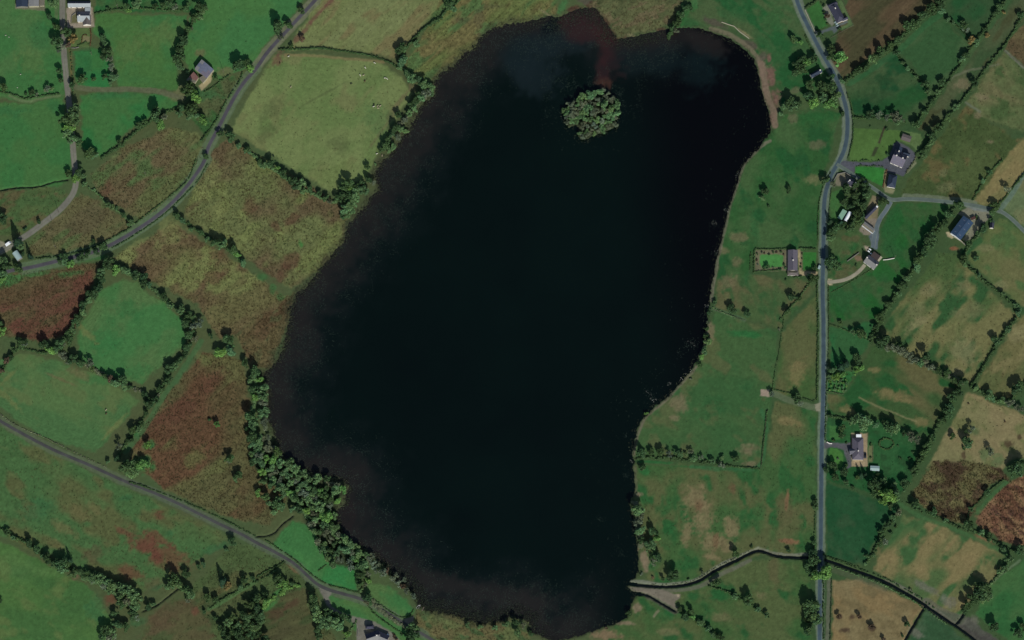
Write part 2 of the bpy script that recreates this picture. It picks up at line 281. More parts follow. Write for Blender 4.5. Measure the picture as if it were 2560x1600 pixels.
bl(T10, (46,100,54), [(1200,1420,160,120)], .6)
bl(T11, (88,66,50), [(330,950,140,80),(240,1080,120,70),(330,560,90,60),(180,620,60,100)], .7, -.8)
bl(T11, (90,100,58), [(640,760,120,80),(760,640,60,50),(120,240,100,60),(60,110,110,50),(500,1000,160,50)], .6, -.8)
bl(T11, (70,122,62), [(425,800,30,50)], .9)
bl(T11, (58,96,54), [(230,1290,60,40),(160,1220,40,60),(60,1100,60,40)], .8)
bl(T11, (98,114,66), [(700,150,200,120),(820,60,120,100)], .6)
bl(T12, (106,98,72), [(2140,730,100,50),(2050,1150,120,90),(2130,960,60,60),(2000,860,70,40)], .6)
bl(T12, (40,88,48), [(2290,650,50,200),(2330,350,40,90),(2220,1120,50,80)], .6, -.1)
bl(T13, (112,110,76), [(450,180,110,60),(1540,1230,110,70),(1850,1200,80,80),(2180,1190,100,50),(2050,830,110,40)], .6)
bl(T13, (100,104,70), [(1400,1420,170,90),(1900,1430,220,80),(1700,250,120,60),(1650,130,60,40)], .6, -.3)
bl(T13, (30,84,40), [(1300,600,260,120),(1250,820,160,60),(800,1400,180,60),(100,100,240,200)], .4)
bl(T13, (120,84,60), [(1750,840,46,22)], .9)
bl(T20, (44,104,56), [(1000,180,170,170),(1300,480,200,80),(900,560,200,60)], .5)
bl(T20, (106,94,66), [(760,510,140,50),(570,560,200,16)], .5, .4)
bl(T20, (104,110,66), [(50,720,40,180),(1080,1010,160,26),(800,100,40,160),(60,560,160,26)], .6, -.8)
bl(T20, (90,62,48), [(1700,850,240,140),(1450,980,140,60),(2020,560,180,90),(300,60,160,80)], .6, -.7)
bl(T20, (96,104,62), [(1970,390,60,90),(1900,360,50,120),(1830,1300,180,80),(2050,1400,140,60)], .6, -.6)
bl(T20, (54,110,60), [(2080,300,60,60),(1400,1180,80,60),(1330,1350,110,100),(1290,1080,50,80),(1450,1400,50,60)], .85)
bl(T22, (112,104,78), [(1580,790,110,110),(1540,920,60,40),(2250,1360,90,30),(1880,110,40,110),(2240,1230,110,60)], .7)
bl(T22, (36,96,50), [(1350,1345,200,18),(1700,1390,200,18),(1260,1430,60,60),(2200,130,200,40)], .75, .05)
bl(T22, (38,84,46), [(1900,820,180,120),(2250,600,110,80)], .4)
bl(T23, (122,110,74), [(270,500,90,150),(200,960,150,60),(1150,700,200,70),(1010,470,80,40),(1300,760,110,40),(760,860,90,60),(1450,970,100,60)], .6, .2)
bl(T23, (124,120,84), [(1850,300,150,170),(1780,480,90,60),(1380,60,160,60),(2330,120,90,120)], .6, -.6)
bl(T23, (66,52,40), [(2280,1170,60,50),(1750,1420,110,110),(2380,1110,30,30),(1850,1280,30,60)], .8)
bl(T23, (54,92,54), [(2060,1270,80,90),(1960,1050,60,70),(2170,1330,90,60)], .6)
bl(T30, (98,64,50), [(1400,640,180,70),(1480,760,120,60),(1150,480,120,40),(1230,880,140,80),(1500,330,80,50),(1050,1120,70,120),(1850,1240,40,50),(1600,720,260,140),(1350,600,220,110),(1500,560,200,60)], .7, .5)
bl(T30, (100,96,62), [(560,620,120,50),(740,300,180,60),(900,270,130,50),(600,450,160,60)], .6, .6)
bl(T30, (52,96,58), [(350,280,200,160),(1180,170,100,40),(900,1250,140,160),(2050,640,160,50),(1480,1010,90,40),(1600,500,60,60),(1300,1350,130,50)], .6, -.3)
bl(T30, (82,112,64), [(130,820,200,160),(450,860,160,60)], .4)
bl(T30, (84,70,52), [(900,700,160,80),(1450,980,120,60),(1600,1250,300,100),(1500,1400,200,60)], .5, -.4)
bl(T31, (64,116,62), [(420,730,140,40),(800,1010,140,30)], .7, .6)
bl(T31, (78,56,44), [(200,1260,120,60),(330,1180,100,50)], .6, -.5)
bl(T31, (62,110,58), [(240,1040,120,28),(130,1190,110,28),(950,1390,40,90)], .85, -.6)
bl(T31, (112,92,66), [(370,850,110,24),(470,930,70,24)], .7, .65)
bl(T32, (116,106,76), [(1720,200,150,160),(1800,350,130,200),(1950,600,160,110),(1900,730,100,40),(2080,440,90,120),(1660,480,60,140)], .8, .2)
bl(T32, (96,74,54), [(1930,590,40,110),(2090,80,40,60),(1750,250,50,90)], .6)
bl(T32, (36,88,46), [(1450,500,110,200),(1600,800,140,70),(2000,1090,200,90),(1500,1280,160,60),(2330,300,90,160)], .55)
bl(T32, (120,108,86), [(1250,720,40,100),(1270,800,34,100),(1190,640,20,60),(1180,1200,50,60),(1040,1350,160,24),(1200,140,50,40)], .85, .1)
bl(T32, (124,104,80), [(900,1470,180,60)], .75)
bl(T32, (110,104,74), [(1500,1440,140,40),(1950,1300,120,60),(2350,1100,80,60)], .5)
bl(T33, (124,112,76), [(1170,750,110,180),(1750,620,110,70),(1900,780,160,120),(2080,880,120,160),(1450,880,60,120)], .6, -.9)
bl(T33, (130,92,70), [(200,580,110,26),(180,190,20,110)], .7, .1)
bl(T33, (92,84,58), [(150,300,110,160),(60,850,60,200)], .5)
bl(T33, (104,104,90), [(1700,1150,110,60),(1500,1020,160,40),(1400,1450,100,50),(1960,1320,60,40)], .7, .5)
bl(T33, (66,52,42), [(675,1295,30,30),(860,1290,30,30),(985,1395,36,36),(1095,1510,30,30),(720,1420,60,40),(800,1300,50,40)], .85)
bl(T33, (124,96,70), [(2050,560,120,50),(2380,620,80,50),(2050,330,80,90)], .7, .5)
field('fen', T02((720,60),(850,-40),(1400,-60),(1640,-40),(1560,170),(1440,250),(1150,330),(1000,350),(900,200)), [(88,92,60),(76,84,54),(96,90,64)], 20, -.4, 2, .3, .18, .4)
for pts, wd, c, k in [
    (T02((1880,270),(2060,325),(2200,420),(2310,520),(2365,640)), 10, (112,104,84), .7),
    (T02((2355,600),(2385,800),(2425,960))+T03((60,1060),(62,1180)), 16, (116,100,84), .85),
    (T03((20,1330),(-60,1380))+T12((2290,-60),(2210,10),(2150,120),(2120,260),(2060,420),(2030,560),(2000,700),(1955,880),(1925,1060),(1900,1200),(1880,1330)), 7, (112,108,90), .75),
    (T22((1850,60),(1840,160),(1770,400),(1710,490),(1600,600),(1500,720),(1360,830),(1250,930),(1200,1040),(1170,1180),(1150,1270)), 6, (110,104,86), .7),
    (T22((1160,1380),(1170,1500))+T32((1180,60),(1160,140)), 5, (100,100,76), .6),
    (T01((590,-10),(510,95),(450,160),(360,260),(230,400),(130,510),(30,640))+T00((2330,800),(2220,980),(2110,1200),(1990,1410))+T10((1890,160),(1750,340),(1590,500),(1430,620),(1250,740)), 3.5, (116,120,96), .75),
    (T00((700,820),(900,848),(1200,840),(1450,852),(1600,890),(1730,925)), 12, (92,96,72), .8),
    (T00((90,900),(220,965),(400,930),(570,900)), 5, (96,112,76), .8),
    (T00((660,470),(672,620),(680,760)), 3, (110,100,60), .8),
    (T01((280,520),(560,525),(800,550),(1010,560),(1200,590)), 6, (118,108,74), .7),
    (T01((560,0),(480,90),(330,250),(200,390),(0,630)), 26, (104,108,84), .8),
    (T00((2419,650),(2300,780),(2190,960),(2080,1180),(1960,1400),(1910,1512)), 28, (86,104,76), .75),
    (T10((1940,0),(1860,130),(1720,310),(1560,470),(1400,590),(1230,700),(1000,830),(820,890),(600,940),(400,990),(220,1030)), 30, (86,106,78), .8),
    (T20((-60,910),(0,950),(150,1040),(350,1150),(550,1250),(750,1330),(950,1420),(1150,1512)), 22, (84,96,72), .75),
    (T30((1150,0),(1300,60),(1500,140),(1700,230),(1900,330),(2100,430),(2300,520),(2419,590)), 22, (82,94,74), .75),
    (T31((0,590),(100,640),(250,720),(380,800),(480,900),(580,990),(700,1040),(850,1080),(1080,1160),(1330,1310),(1600,1470)), 22, (84,98,76), .75),
    (T03((270,-20),(310,110),(390,270),(470,430),(560,590),(640,730),(690,860),(730,980),(750,1100),(750,1250),(730,1400),(690,1512)), 24, (104,116,100), .85),
    (T13((680,0),(600,130),(550,280),(530,400),(525,800),(515,1200),(520,1512)), 21, (100,114,98), .85),
    (T23((525,0),(525,400),(520,800),(510,1100),(505,1300),(510,1512)), 20, (100,116,96), .85),
    (T33((505,0),(500,300),(500,600),(495,800),(490,1200),(490,1512)), 20, (100,114,96), .85),
    (T33((575,930),(570,1200),(560,1512)), 9, (96,98,84), .7),
    (T13((1300,350),(1500,358),(1750,385),(1950,415)), 16, (110,118,98), .6),
    (T23((50,690),(200,760),(330,800),(440,825)), 15, (92,104,78), .7),
    (T32((1100,960),(1200,955),(1350,985),(1500,990),(1650,970),(1780,925),(1900,840),(2000,790),(2150,720),(2320,650),(2419,680)), 8, (112,116,100), .85),
    (T32((1180,1030),(1350,1040),(1600,1045),(1800,1000),(1950,900),(2100,830),(2250,760)), 9, (98,98,84), .7),
    (T33((0,690),(150,705),(400,705)), 7, (108,110,96), .8),
    (T33((600,830),(750,890),(950,960),(1100,1020)), 16, (80,86,66), .45),
    (T33((1100,930),(1250,1010),(1400,1090),(1560,1210),(1800,1390)), 6, (106,104,92), .7),
    (T33((1500,1160),(1600,1240),(1760,1320),(1830,1320)), 26, (92,92,80), .65),
    (T32((1300,1080),(1400,1140),(1540,1230)), 22, (100,98,84), .7),
    (T23((860,730),(1000,800),(1200,880),(1400,960)), 3, (126,122,86), .6),
    (T03((1210,500),(1550,180),(1640,130)), 14, (44,92,54), .55),
    (T03((760,790),(1000,640),(1180,510)), 14, (46,92,56), .55),
    (T03((1800,690),(1960,430),(2260,20)), 10, (62,92,56), .6),
    (T03((2240,480),(2419,640)), 4, (112,116,98), .8), (T03((1870,970),(2000,1060)), 5, (106,112,92), .7),
    (T13((2419,140),(2300,330),(2180,480)), 12, (96,116,102), .7),
    (T12((1890,1400),(2080,1470),(2200,1512)), 8, (74,100,70), .7),
    (T22((2360,850),(2410,1000),(2380,1200),(2360,1400),(2100,1420),(1700,1390)), 9, (52,96,58), .7),
    (T20((1900,200),(1700,520),(1560,690),(1450,880),(1330,1080),(1180,1250)), 12, (64,98,60), .75),
    (T30((2419,960),(2150,1120),(1980,1220)), 9, (76,108,64), .8),
    (T30((700,930),(760,890)), 10, (92,84,62), .8),
    (T33((1230,225),(1380,310),(1520,385),(1720,440),(1900,520),(2250,700)), 9, (62,98,58), .7),
    (T33((2000,270),(1970,330),(2090,170),(2250,20)), 10, (60,96,56), .7),
    (T33((2380,760),(2220,870),(2080,1010)), 5, (96,116,86), .7),
    (T03((2180,610),(1780,690),(1700,790)), 4, (108,110,88), .5),
    (T13((1990,760),(1860,870)), 18, (40,84,48), .7),
    (T32((1340,1290),(1380,1240)), 5, (120,116,92), .7),
    (T32((2300,650),(2330,640)), 6, (118,122,104), .7)]:
    line(pts, wd, c, k)
# yards, drives and gardens laid on the ground
def yard(pts, c, k=.95, fe=1.5): 
    s = sl(pts, 8)
    if s[0].stop <= s[0].start or s[1].stop <= s[1].start: return
    d = sdf(PX[s]+fn[0][s]*3, PY[s]+fn[1][s]*3, pts); m = (sstep(-fe, fe, d)*k).astype(np.float32)
    blend(s, m, alb(c)*(1+.16*grain[s][..., None]+.35*wn[0][s][..., None])); REL[s] *= (1-m); ROUGH[s] *= (1-m)
Z1,Z2,Z3,Z4,Z5,Z6,Z7,Z8 = Z(20,0,10.08),Z(420,120,11.63),Z(0,570,13.74),Z(1990,0,13.74),Z(1960,130,10.8),Z(2110,320,8.895),Z(2060,420,8.895),Z(2120,560,10.8)
Y1,Y2,Y3,Y4 = Z(1870,600,12.1),Z(2350,500,12.6),Z(2050,1050,10.08),Z(860,1540,13.44)
for pts, c in [
    (Z1((1470,200),(2120,180),(2180,680),(1490,710)), (140,130,114)), (Z1((1600,400),(1750,330),(1760,580),(1590,590)), (96,96,66)),
    (Z1((180,-200),(930,-200),(940,270),(180,220)), (104,104,84)), (Z1((1160,-60),(1300,-60),(1260,480),(1180,450)), (80,104,66)),
    (Z1((1720,720),(2060,720),(2060,1180),(1600,1190),(1480,1010)), (80,100,58)), (Z1((1880,900),(2060,930),(2060,1060),(1880,1040)), (116,112,80)),
    (Z2((1340,640),(1300,760),(1240,1000),(980,1250),(880,1090),(1010,1000)), (150,140,106)),
    (Z2((330,1040),(460,1150),(500,1400),(220,1300)), (98,104,70)),
    (Z3((0,430),(200,520),(500,420),(500,600),(340,760),(0,930)), (138,134,112)),
    (Z4((360,340),(780,20),(1010,480),(1080,880),(700,1060)), (52,98,48)), (Z4((900,190),(1060,140),(1180,300),(1230,560),(1330,800),(1240,900),(1060,740),(930,400)), (118,122,106)),
    (Z4((680,1140),(960,1010),(1230,920),(1420,860),(1760,710),(1800,780),(1480,900),(1400,1080),(1290,1150),(1230,1030),(960,1110),(800,1330)), (82,92,92)),
    (Z4((1440,60),(1560,0),(1990,880),(1560,1060),(1480,960),(1780,840),(1800,660),(1640,520)), (82,104,66)),
    (Z6((1110,330),(1200,305),(1450,440),(1610,590),(1540,720),(1320,1070),(1200,1040),(980,1000),(890,900),(640,840),(240,850),(220,1000),(-120,800),(0,720),(110,750),(600,770),(850,730),(980,640),(1060,480)), (78,80,88)),
    (Z6((180,0),(1280,60),(1300,300),(1180,290),(1060,380),(990,620),(840,710),(600,740),(130,730),(120,560),(210,280)), (74,104,52)),
    (Z6((250,860),(640,860),(880,890),(950,930),(850,1300),(240,1000)), (48,112,48)),
    (Z6((1510,240),(1670,330),(1620,470),(1530,400)), (104,98,86)), (Z6((1300,60),(1700,130),(1760,300),(1640,520),(1540,420),(1240,270)), (86,110,66)),
    (Z6((900,930),(980,980),(930,1320),(860,1320)), (120,112,84)), (Z6((880,1300),(1140,1370),(1080,1480),(920,1420)), (122,122,92)),
    (Z6((880,-30),(920,-20),(800,350),(745,330)), (58,54,42)), (Z6((700,410),(775,430),(660,640),(605,620)), (52,60,40)),
    (Z6((1560,720),(1620,780),(1420,1000),(1380,960)), (112,116,90)),
    (Z7((300,130),(470,115),(600,190),(500,400),(220,400)), (116,112,94)), (Z7((1080,600),(1250,660),(1230,780),(1180,1200),(1080,1240),(920,1130),(960,900)), (120,112,86)),
    (Z7((910,1140),(1180,1120),(1220,1320),(1130,1512),(880,1490),(780,1400)), (122,114,100)),
    (Z8((560,330),(830,0),(830,360),(790,700),(700,680)), (90,100,108)), (Z8((420,590),(560,600),(560,700),(500,740)), (150,138,118)), (Z8((120,820),(340,860),(380,980),(240,1010)), (110,94,74)),
    (Y1((220,300),(1180,290),(1180,930),(210,960)), (104,102,78)), (Y1((360,450),(860,420),(1060,470),(1050,820),(420,840),(350,700)), (64,122,60)),
    (Y1((1500,300),(1570,300),(1640,950),(2120,960),(2110,1080),(1560,1080)), (150,138,106)), (Y1((1660,370),(2070,370),(2040,880),(1650,900)), (48,106,46)),
    (Y1((1150,330),(1200,330),(1200,920),(1150,920)), (150,142,116)), (Y1((1590,340),(1650,340),(1650,930),(1590,930)), (104,98,76)),
    (Y2((560,420),(900,200),(1640,260),(1660,440),(1480,640),(1280,880),(880,1340),(720,1240),(1050,720)), (116,116,98)),
    (Y2((180,1000),(300,1000),(430,1170),(380,1220),(240,1150)), (156,146,116)), (Y2((600,120),(1100,150),(1640,250),(1640,400),(1100,330)), (108,116,110)),
    (Y3((780,335),(1195,340),(1200,1180),(800,1170)), (150,134,106)), (Y3((80,560),(600,590),(790,560),(790,1170),(640,1270),(700,1100),(600,760),(420,700),(230,690),(120,740)), (84,84,88)),
    (Y3((260,700),(430,720),(560,830),(600,960),(560,1160),(440,1240),(300,1100),(220,850)), (66,112,52)), (Y3((1230,640),(1330,640),(1330,1060),(1220,1060)), (100,104,70)),
    (Y3((230,120),(480,200),(510,500),(240,470)), (60,104,54)),
    (T31((580,990),(720,1060),(690,1110),(710,1190),(800,1250),(930,1290),(1120,1340),(1290,1440),(1400,1560),(950,1560),(950,1360),(830,1310),(700,1240),(640,1120)), (110,108,98)),
    (T31((1395,1320),(1490,1285),(1490,1360),(1450,1390)), (106,102,90)),
    (T23((440,800),(500,775),(500,870),(460,860)), (128,126,106)), (T22((2350,655),(2430,660),(2430,725),(2345,715)), (150,134,118)),
    (T32((1092,1005),(1200,1015),(1290,1020),(1420,1035),(1530,1080),(1590,1075),(1590,1110),(1540,1150),(1545,1215),(1400,1130),(1280,1072),(1150,1055)), (112,106,92)),
    (T32((1560,1075),(1585,1085),(1580,1110),(1560,1100)), (150,140,116)),
    (T13((565,1125),(605,1125),(605,1180),(570,1190)), (170,160,128))]:
    yard(pts, c)

# ---------------------------------------------------------------- water lines
STREAMS = [('stream', T32((1060,965),(1150,990),(1350,1005),(1500,1010),(1650,990),(1780,950),(1880,880),(1980,820),(2100,770),(2250,690),(2330,662),(2419,690))+T33((60,715),(200,732),(400,735)), 6.5),
           ('stream', T33((545,755),(700,810),(900,880),(1100,955),(1250,1040),(1400,1120),(1550,1230),(1700,1330),(1850,1430),(2020,1560)), 6.5),
           ('stream', T32((1120,1068),(1200,1078),(1280,1085),(1400,1160),(1545,1245)), 6.0),
           ('ditch', T33((1495,1180),(1400,1330),(1280,1540)), 5.0), ('ditch', T33((1780,1360),(1850,1280),(1865,1225)), 5.0),
           ('ditch', T31((0,535),(100,530),(180,500),(240,420),(350,340)), 3.6), ('ditch', T30((1350,1240),(1480,1190),(1600,1090),(1730,990)), 3.4),
           ('ditch', T10((0,290),(120,260),(370,255),(480,210),(640,185)), 3.4), ('ditch', T31((10,910),(110,850),(200,820),(265,770)), 3.6)]
TR = np.zeros(PX.shape, np.float32)
for nm, p, wd in STREAMS:
    p2 = smooth(p); s = sl(p, 20); wd = wd*(.55 if nm == 'ditch' and wd < 4 else 1)
    d = segd(PX[s]+fn[0][s]*3, PY[s]+fn[1][s]*3, p2, False)
    t = sstep(wd*.5+2.6, wd*.5-1, d).astype(np.float32); TR[s] = np.maximum(TR[s], t)
    blend(s, t*.8, alb((44,48,36)))

# ---------------------------------------------------------------- roads flatten the ground under them
ROADS = [
 ('road', T01((640,-90),(560,0),(480,90),(420,150),(330,250),(200,390),(100,500))+T00((2419,655),(2300,780),(2190,960),(2080,1180),(1960,1400))+T10((1940,0),(1860,130),(1720,310),(1560,470),(1400,590),(1230,700),(1000,830),(820,890),(600,940),(400,990),(220,1030),(100,1042),(0,1080),(-150,1110)), 3.4, (78,75,77), (92,94,82), 0),
 ('lane', T00((590,-60),(590,250),(600,450),(612,600),(632,800),(652,950),(672,1200),(690,1400),(700,1512))+T10((710,100),(722,200),(702,300),(650,380),(560,480),(430,580),(300,680),(200,745),(100,805),(-80,900)), 5.2, (116,112,98), (102,104,82), .25),
 ('road', T03((240,-90),(280,20),(310,110),(390,270),(470,430),(560,590),(640,730),(690,860),(730,980),(752,1100),(752,1250),(730,1400))+T13((680,0),(600,130),(550,280),(530,400),(525,600),(525,800),(520,1000),(515,1200),(520,1400))+T23((525,0),(525,400),(520,800),(510,1100),(505,1300))+T33((505,0),(500,300),(500,600),(495,800),(490,1000),(490,1200),(488,1560)), 3.7, (66,80,84), (88,102,98), 0),
 ('lane', T13((650,40),(760,110),(880,190),(1000,270),(1100,340),(1170,382),(1300,365),(1500,375),(1750,400),(1950,430),(2100,465),(2200,480),(2300,550),(2419,670),(2550,800)), 3.4, (92,102,92), (108,118,98), .2),
 ('lane', T13((1160,392),(1120,470),(1050,560),(1015,680),(1000,760),(990,830)), 3.8, (92,102,102), (108,114,102), 0),
 ('driveway', T13((560,1155),(640,1148),(720,1135),(800,1100),(870,1045),(915,990)), 3.0, (150,142,118), (128,124,98), 0),
 ('road', T20((-120,880),(0,955),(150,1040),(350,1150),(550,1250),(750,1330),(950,1420),(1150,1512))+T30((1300,60),(1500,140),(1700,230),(1900,330),(2100,430),(2300,520),(2419,592))+T31((100,640),(250,720),(380,800),(480,900),(580,990),(700,1045),(850,1083),(980,1120),(1080,1160),(1200,1230),(1330,1310),(1450,1390),(1600,1470),(1740,1560)), 2.6, (72,71,68), (80,84,70), .1)]
FLAT = np.zeros(PX.shape, np.float32)
for nm, p, wd, *_ in ROADS:
    s = sl(p, 30); d = segd(PX[s], PY[s], smooth(p), False)
    FLAT[s] = np.maximum(FLAT[s], sstep(wd/.3*.5+6, wd/.3*.5+1, d))

hum = (fbm(PX, PY, 9, 21, 2)-.5)*1.6+white*.55
GZ = REL*hum*(1-FLAT)+(fbm(PX, PY, 160, 22, 2)-.5)*.5*(1-FLAT)*sstep(0, -25, LSD)
GZ = GZ*sstep(6, -8, LSD)-1.3*sstep(-4, 6, LSD)
GZ -= 1.1*TR*(1-sstep(-4, 6, LSD))
nb = sstep(-10-14*west, 1, LSD+(fbm(PX, PY, 14, 66, 3)-.5)*18*west)*sstep(4, 1, LSD)                     # wet reedy lip of the shore
nk = (.35+.3*west)*nb; GC = (GC*(1-nk[..., None])+alb((60,64,47))*nk[..., None]).astype(np.float32)
GC = np.clip(GC*np.array([1.05, .995, .92]), .002, .8).astype(np.float32)

# ---------------------------------------------------------------- materials
MATS = {}
def base_mat(name):
    m = bpy.data.materials.new(name); m.use_nodes = True
    return m, m.node_tree, m.node_tree.nodes['Principled BSDF']
def node(t, k, **kw):
    n = t.nodes.new(k)
    for a, v in kw.items(): setattr(n, a, v)
    return n
def mixc(t, fac, a, b, mode='MIX'):
    n = node(t, 'ShaderNodeMix', data_type='RGBA', blend_type=mode)
    for sock, v in ((n.inputs[0], fac), (n.inputs[6], a), (n.inputs[7], b)):
        if hasattr(v, 'links'): t.links.new(v, sock)
        else: sock.default_value = v
    return n.outputs[2]
def attr_mat(name, sc1, sc2, amt, bump, rough=.95, spec=.1):
    m, t, b = base_mat(name)
    a = node(t, 'ShaderNodeAttribute', attribute_name='Col'); co = node(t, 'ShaderNodeTexCoord')
    n1 = node(t, 'ShaderNodeTexNoise'); n1.inputs['Scale'].default_value = sc1; n1.inputs['Detail'].default_value = 6
    n2 = node(t, 'ShaderNodeTexNoise'); n2.inputs['Scale'].default_value = sc2; n2.inputs['Detail'].default_value = 4
    for n in (n1, n2): t.links.new(co.outputs['Object'], n.inputs['Vector'])
    r1 = node(t, 'ShaderNodeMapRange'); r1.inputs[3].default_value = 1-amt; r1.inputs[4].default_value = 1+amt
    mu = node(t, 'ShaderNodeMath', operation='MULTIPLY_ADD'); mu.inputs[1].default_value = .6; mu.inputs[2].default_value = .2
    ad = node(t, 'ShaderNodeMath', operation='AVERAGE') if False else node(t, 'ShaderNodeMath', operation='ADD')
    t.links.new(n1.outputs[0], ad.inputs[0]); t.links.new(n2.outputs[0], ad.inputs[1])
    hf = node(t, 'ShaderNodeMath', operation='MULTIPLY'); hf.inputs[1].default_value = .5; t.links.new(ad.outputs[0], hf.inputs[0])
    r1.inputs[1].default_value = .3; r1.inputs[2].default_value = .7
    t.links.new(hf.outputs[0], r1.inputs[0])
    cb = node(t, 'ShaderNodeCombineColor')
    for k in range(3): t.links.new(r1.outputs[0], cb.inputs[k])
    t.links.new(mixc(t, 1.0, a.outputs['Color'], cb.outputs[0], 'MULTIPLY'), b.inputs['Base Color'])
    bp = node(t, 'ShaderNodeBump'); bp.inputs['Strength'].default_value = bump; bp.inputs['Distance'].default_value = .15
    t.links.new(hf.outputs[0], bp.inputs['Height']); t.links.new(bp.outputs[0], b.inputs['Normal'])
    b.inputs['Roughness'].default_value = rough; b.inputs['Specular IOR Level'].default_value = spec
    return m
M_GROUND = attr_mat('turf', 1.3, .35, .20, .5)
M_ROAD = attr_mat('asphalt_and_gravel', 2.5, .5, .16, .2, .97, .03)
def plain(name, c, k=1.0, amt=.25, sc=.8, rough=.85, spec=.25, metal=0.0, wave=None):
    m, t, b = base_mat(name)
    co = node(t, 'ShaderNodeTexCoord'); n = node(t, 'ShaderNodeTexNoise'); n.inputs['Scale'].default_value = sc; n.inputs['Detail'].default_value = 5
    t.links.new(co.outputs['Object'], n.inputs['Vector'])
    a = alb(c, k); lo = tuple(a*(1-amt))+(1,); hi = tuple(np.clip(a*(1+amt), 0, .9))+(1,)
    t.links.new(mixc(t, n.outputs[0], lo, hi), b.inputs['Base Color'])
    if wave:
        wv = node(t, 'ShaderNodeTexWave'); wv.bands_direction = 'X'; wv.inputs['Scale'].default_value = wave
        t.links.new(co.outputs['Object'], wv.inputs['Vector'])
        bp = node(t, 'ShaderNodeBump'); bp.inputs['Strength'].default_value = .4; bp.inputs['Distance'].default_value = .04
        t.links.new(wv.outputs[0], bp.inputs['Height']); t.links.new(bp.outputs[0], b.inputs['Normal'])
    b.inputs['Roughness'].default_value = rough; b.inputs['Specular IOR Level'].default_value = spec; b.inputs['Metallic'].default_value = metal
    return m
def foliage(name):
    m, t, b = base_mat(name)
    oi = node(t, 'ShaderNodeObjectInfo'); a = node(t, 'ShaderNodeAttribute', attribute_name='leaf')
    t.links.new(mixc(t, 1.0, oi.outputs['Color'], a.outputs['Color'], 'MULTIPLY'), b.inputs['Base Color'])
    b.inputs['Roughness'].default_value = .75; b.inputs['Specular IOR Level'].default_value = .18
    return m
M_LEAF = foliage('foliage'); M_BARK = plain('bark', (70,60,48))
# water
M_WATER, t, b = base_mat('lake_water')
a = node(t, 'ShaderNodeAttribute', attribute_name='Col'); t.links.new(a.outputs['Color'], b.inputs['Base Color'])
co = node(t, 'ShaderNodeTexCoord'); n = node(t, 'ShaderNodeTexNoise'); n.inputs['Scale'].default_value = .25; n.inputs['Detail'].default_value = 5
t.links.new(co.outputs['Object'], n.inputs['Vector'])
bp = node(t, 'ShaderNodeBump'); bp.inputs['Strength'].default_value = .08; bp.inputs['Distance'].default_value = .2
t.links.new(n.outputs[0], bp.inputs['Height']); t.links.new(bp.outputs[0], b.inputs['Normal'])
b.inputs['Roughness'].default_value = .12; b.inputs['IOR'].default_value = 1.33

# ---------------------------------------------------------------- mesh helpers
def mesh_np(name, V, Fq, mat, col=None, attr='Col', smooth_=False):
    me = bpy.data.meshes.new(name); V = np.asarray(V, np.float32); Fq = np.asarray(Fq, np.int32); k = Fq.shape[1]
    me.vertices.add(len(V)); me.vertices.foreach_set('co', V.ravel())
    me.loops.add(Fq.size); me.loops.foreach_set('vertex_index', Fq.ravel())
    me.polygons.add(len(Fq)); me.polygons.foreach_set('loop_start', np.arange(0, Fq.size, k, dtype=np.int32))
    if smooth_: me.polygons.foreach_set('use_smooth', np.ones(len(Fq), bool))
    me.update(calc_edges=True)
    if col is not None:
        at = me.color_attributes.new(attr, 'FLOAT_COLOR', 'POINT')
        c4 = np.ones((len(V), 4), np.float32); c4[:, :3] = col; at.data.foreach_set('color', c4.ravel())
    me.materials.append(mat); return me
def link(name, me, parent=None):
    o = bpy.data.objects.new(name, me); COL.objects.link(o)
    if parent is not None: o.parent = parent
    return o
def tag(o, label=None, cat=None, group=None, kind=None):
    if label: o['label'] = label
    if cat: o['category'] = cat
    if group: o['group'] = group
    if kind: o['kind'] = kind
    return o
def empty(name, loc, rz=0.0):
    o = bpy.data.objects.new(name, None); COL.objects.link(o); o.location = loc; o.rotation_euler = (0, 0, rz); o.empty_display_size = .5; return o
def copy_tree(o, parent=None):
    c = o.copy(); COL.objects.link(c)
    if parent is not None: c.parent = parent
    for ch in o.children: copy_tree(ch, c)
    return c
class MB:
    def __init__(s): s.v = []; s.f = []
    def poly(s, pts):
        n = len(s.v); s.v += [tuple(p) for p in pts]; s.f.append(tuple(range(n, n+len(pts))))
    def box(s, x0, x1, y0, y1, z0, z1):
        n = len(s.v); s.v += [(x, y, z) for z in (z0, z1) for x, y in ((x0,y0),(x1,y0),(x1,y1),(x0,y1))]
        s.f += [tuple(n+i for i in q) for q in ((3,2,1,0),(4,5,6,7),(0,1,5,4),(1,2,6,5),(2,3,7,6),(3,0,4,7))]
    def slab(s, pts, th):                                   # a sloped sheet with thickness
        n = len(s.v); k = len(pts); s.v += [tuple(p) for p in pts]+[(p[0], p[1], p[2]-th) for p in pts]
        s.f.append(tuple(n+i for i in range(k))); s.f.append(tuple(n+k+i for i in reversed(range(k))))
        for i in range(k): s.f.append((n+(i+1) % k, n+i, n+k+i, n+k+(i+1) % k))
    def tube(s, p, q, r0, r1, n=6):
        p, q = Vector(p), Vector(q); d = (q-p).normalized(); a = d.orthogonal().normalized(); b_ = d.cross(a); m = len(s.v)
        for c, r in ((p, r0), (q, r1)):
            s.v += [tuple(c+(a*math.cos(6.2832*i/n)+b_*math.sin(6.2832*i/n))*r) for i in range(n)]
        s.f += [(m+i, m+(i+1) % n, m+n+(i+1) % n, m+n+i) for i in range(n)]+[tuple(m+n+i for i in range(n)), tuple(m+n-1-i for i in range(n))]
    def build(s, name, mat, parent=None):
        me = bpy.data.meshes.new(name); me.from_pydata(s.v, [], s.f); me.materials.append(mat); return link(name, me, parent)

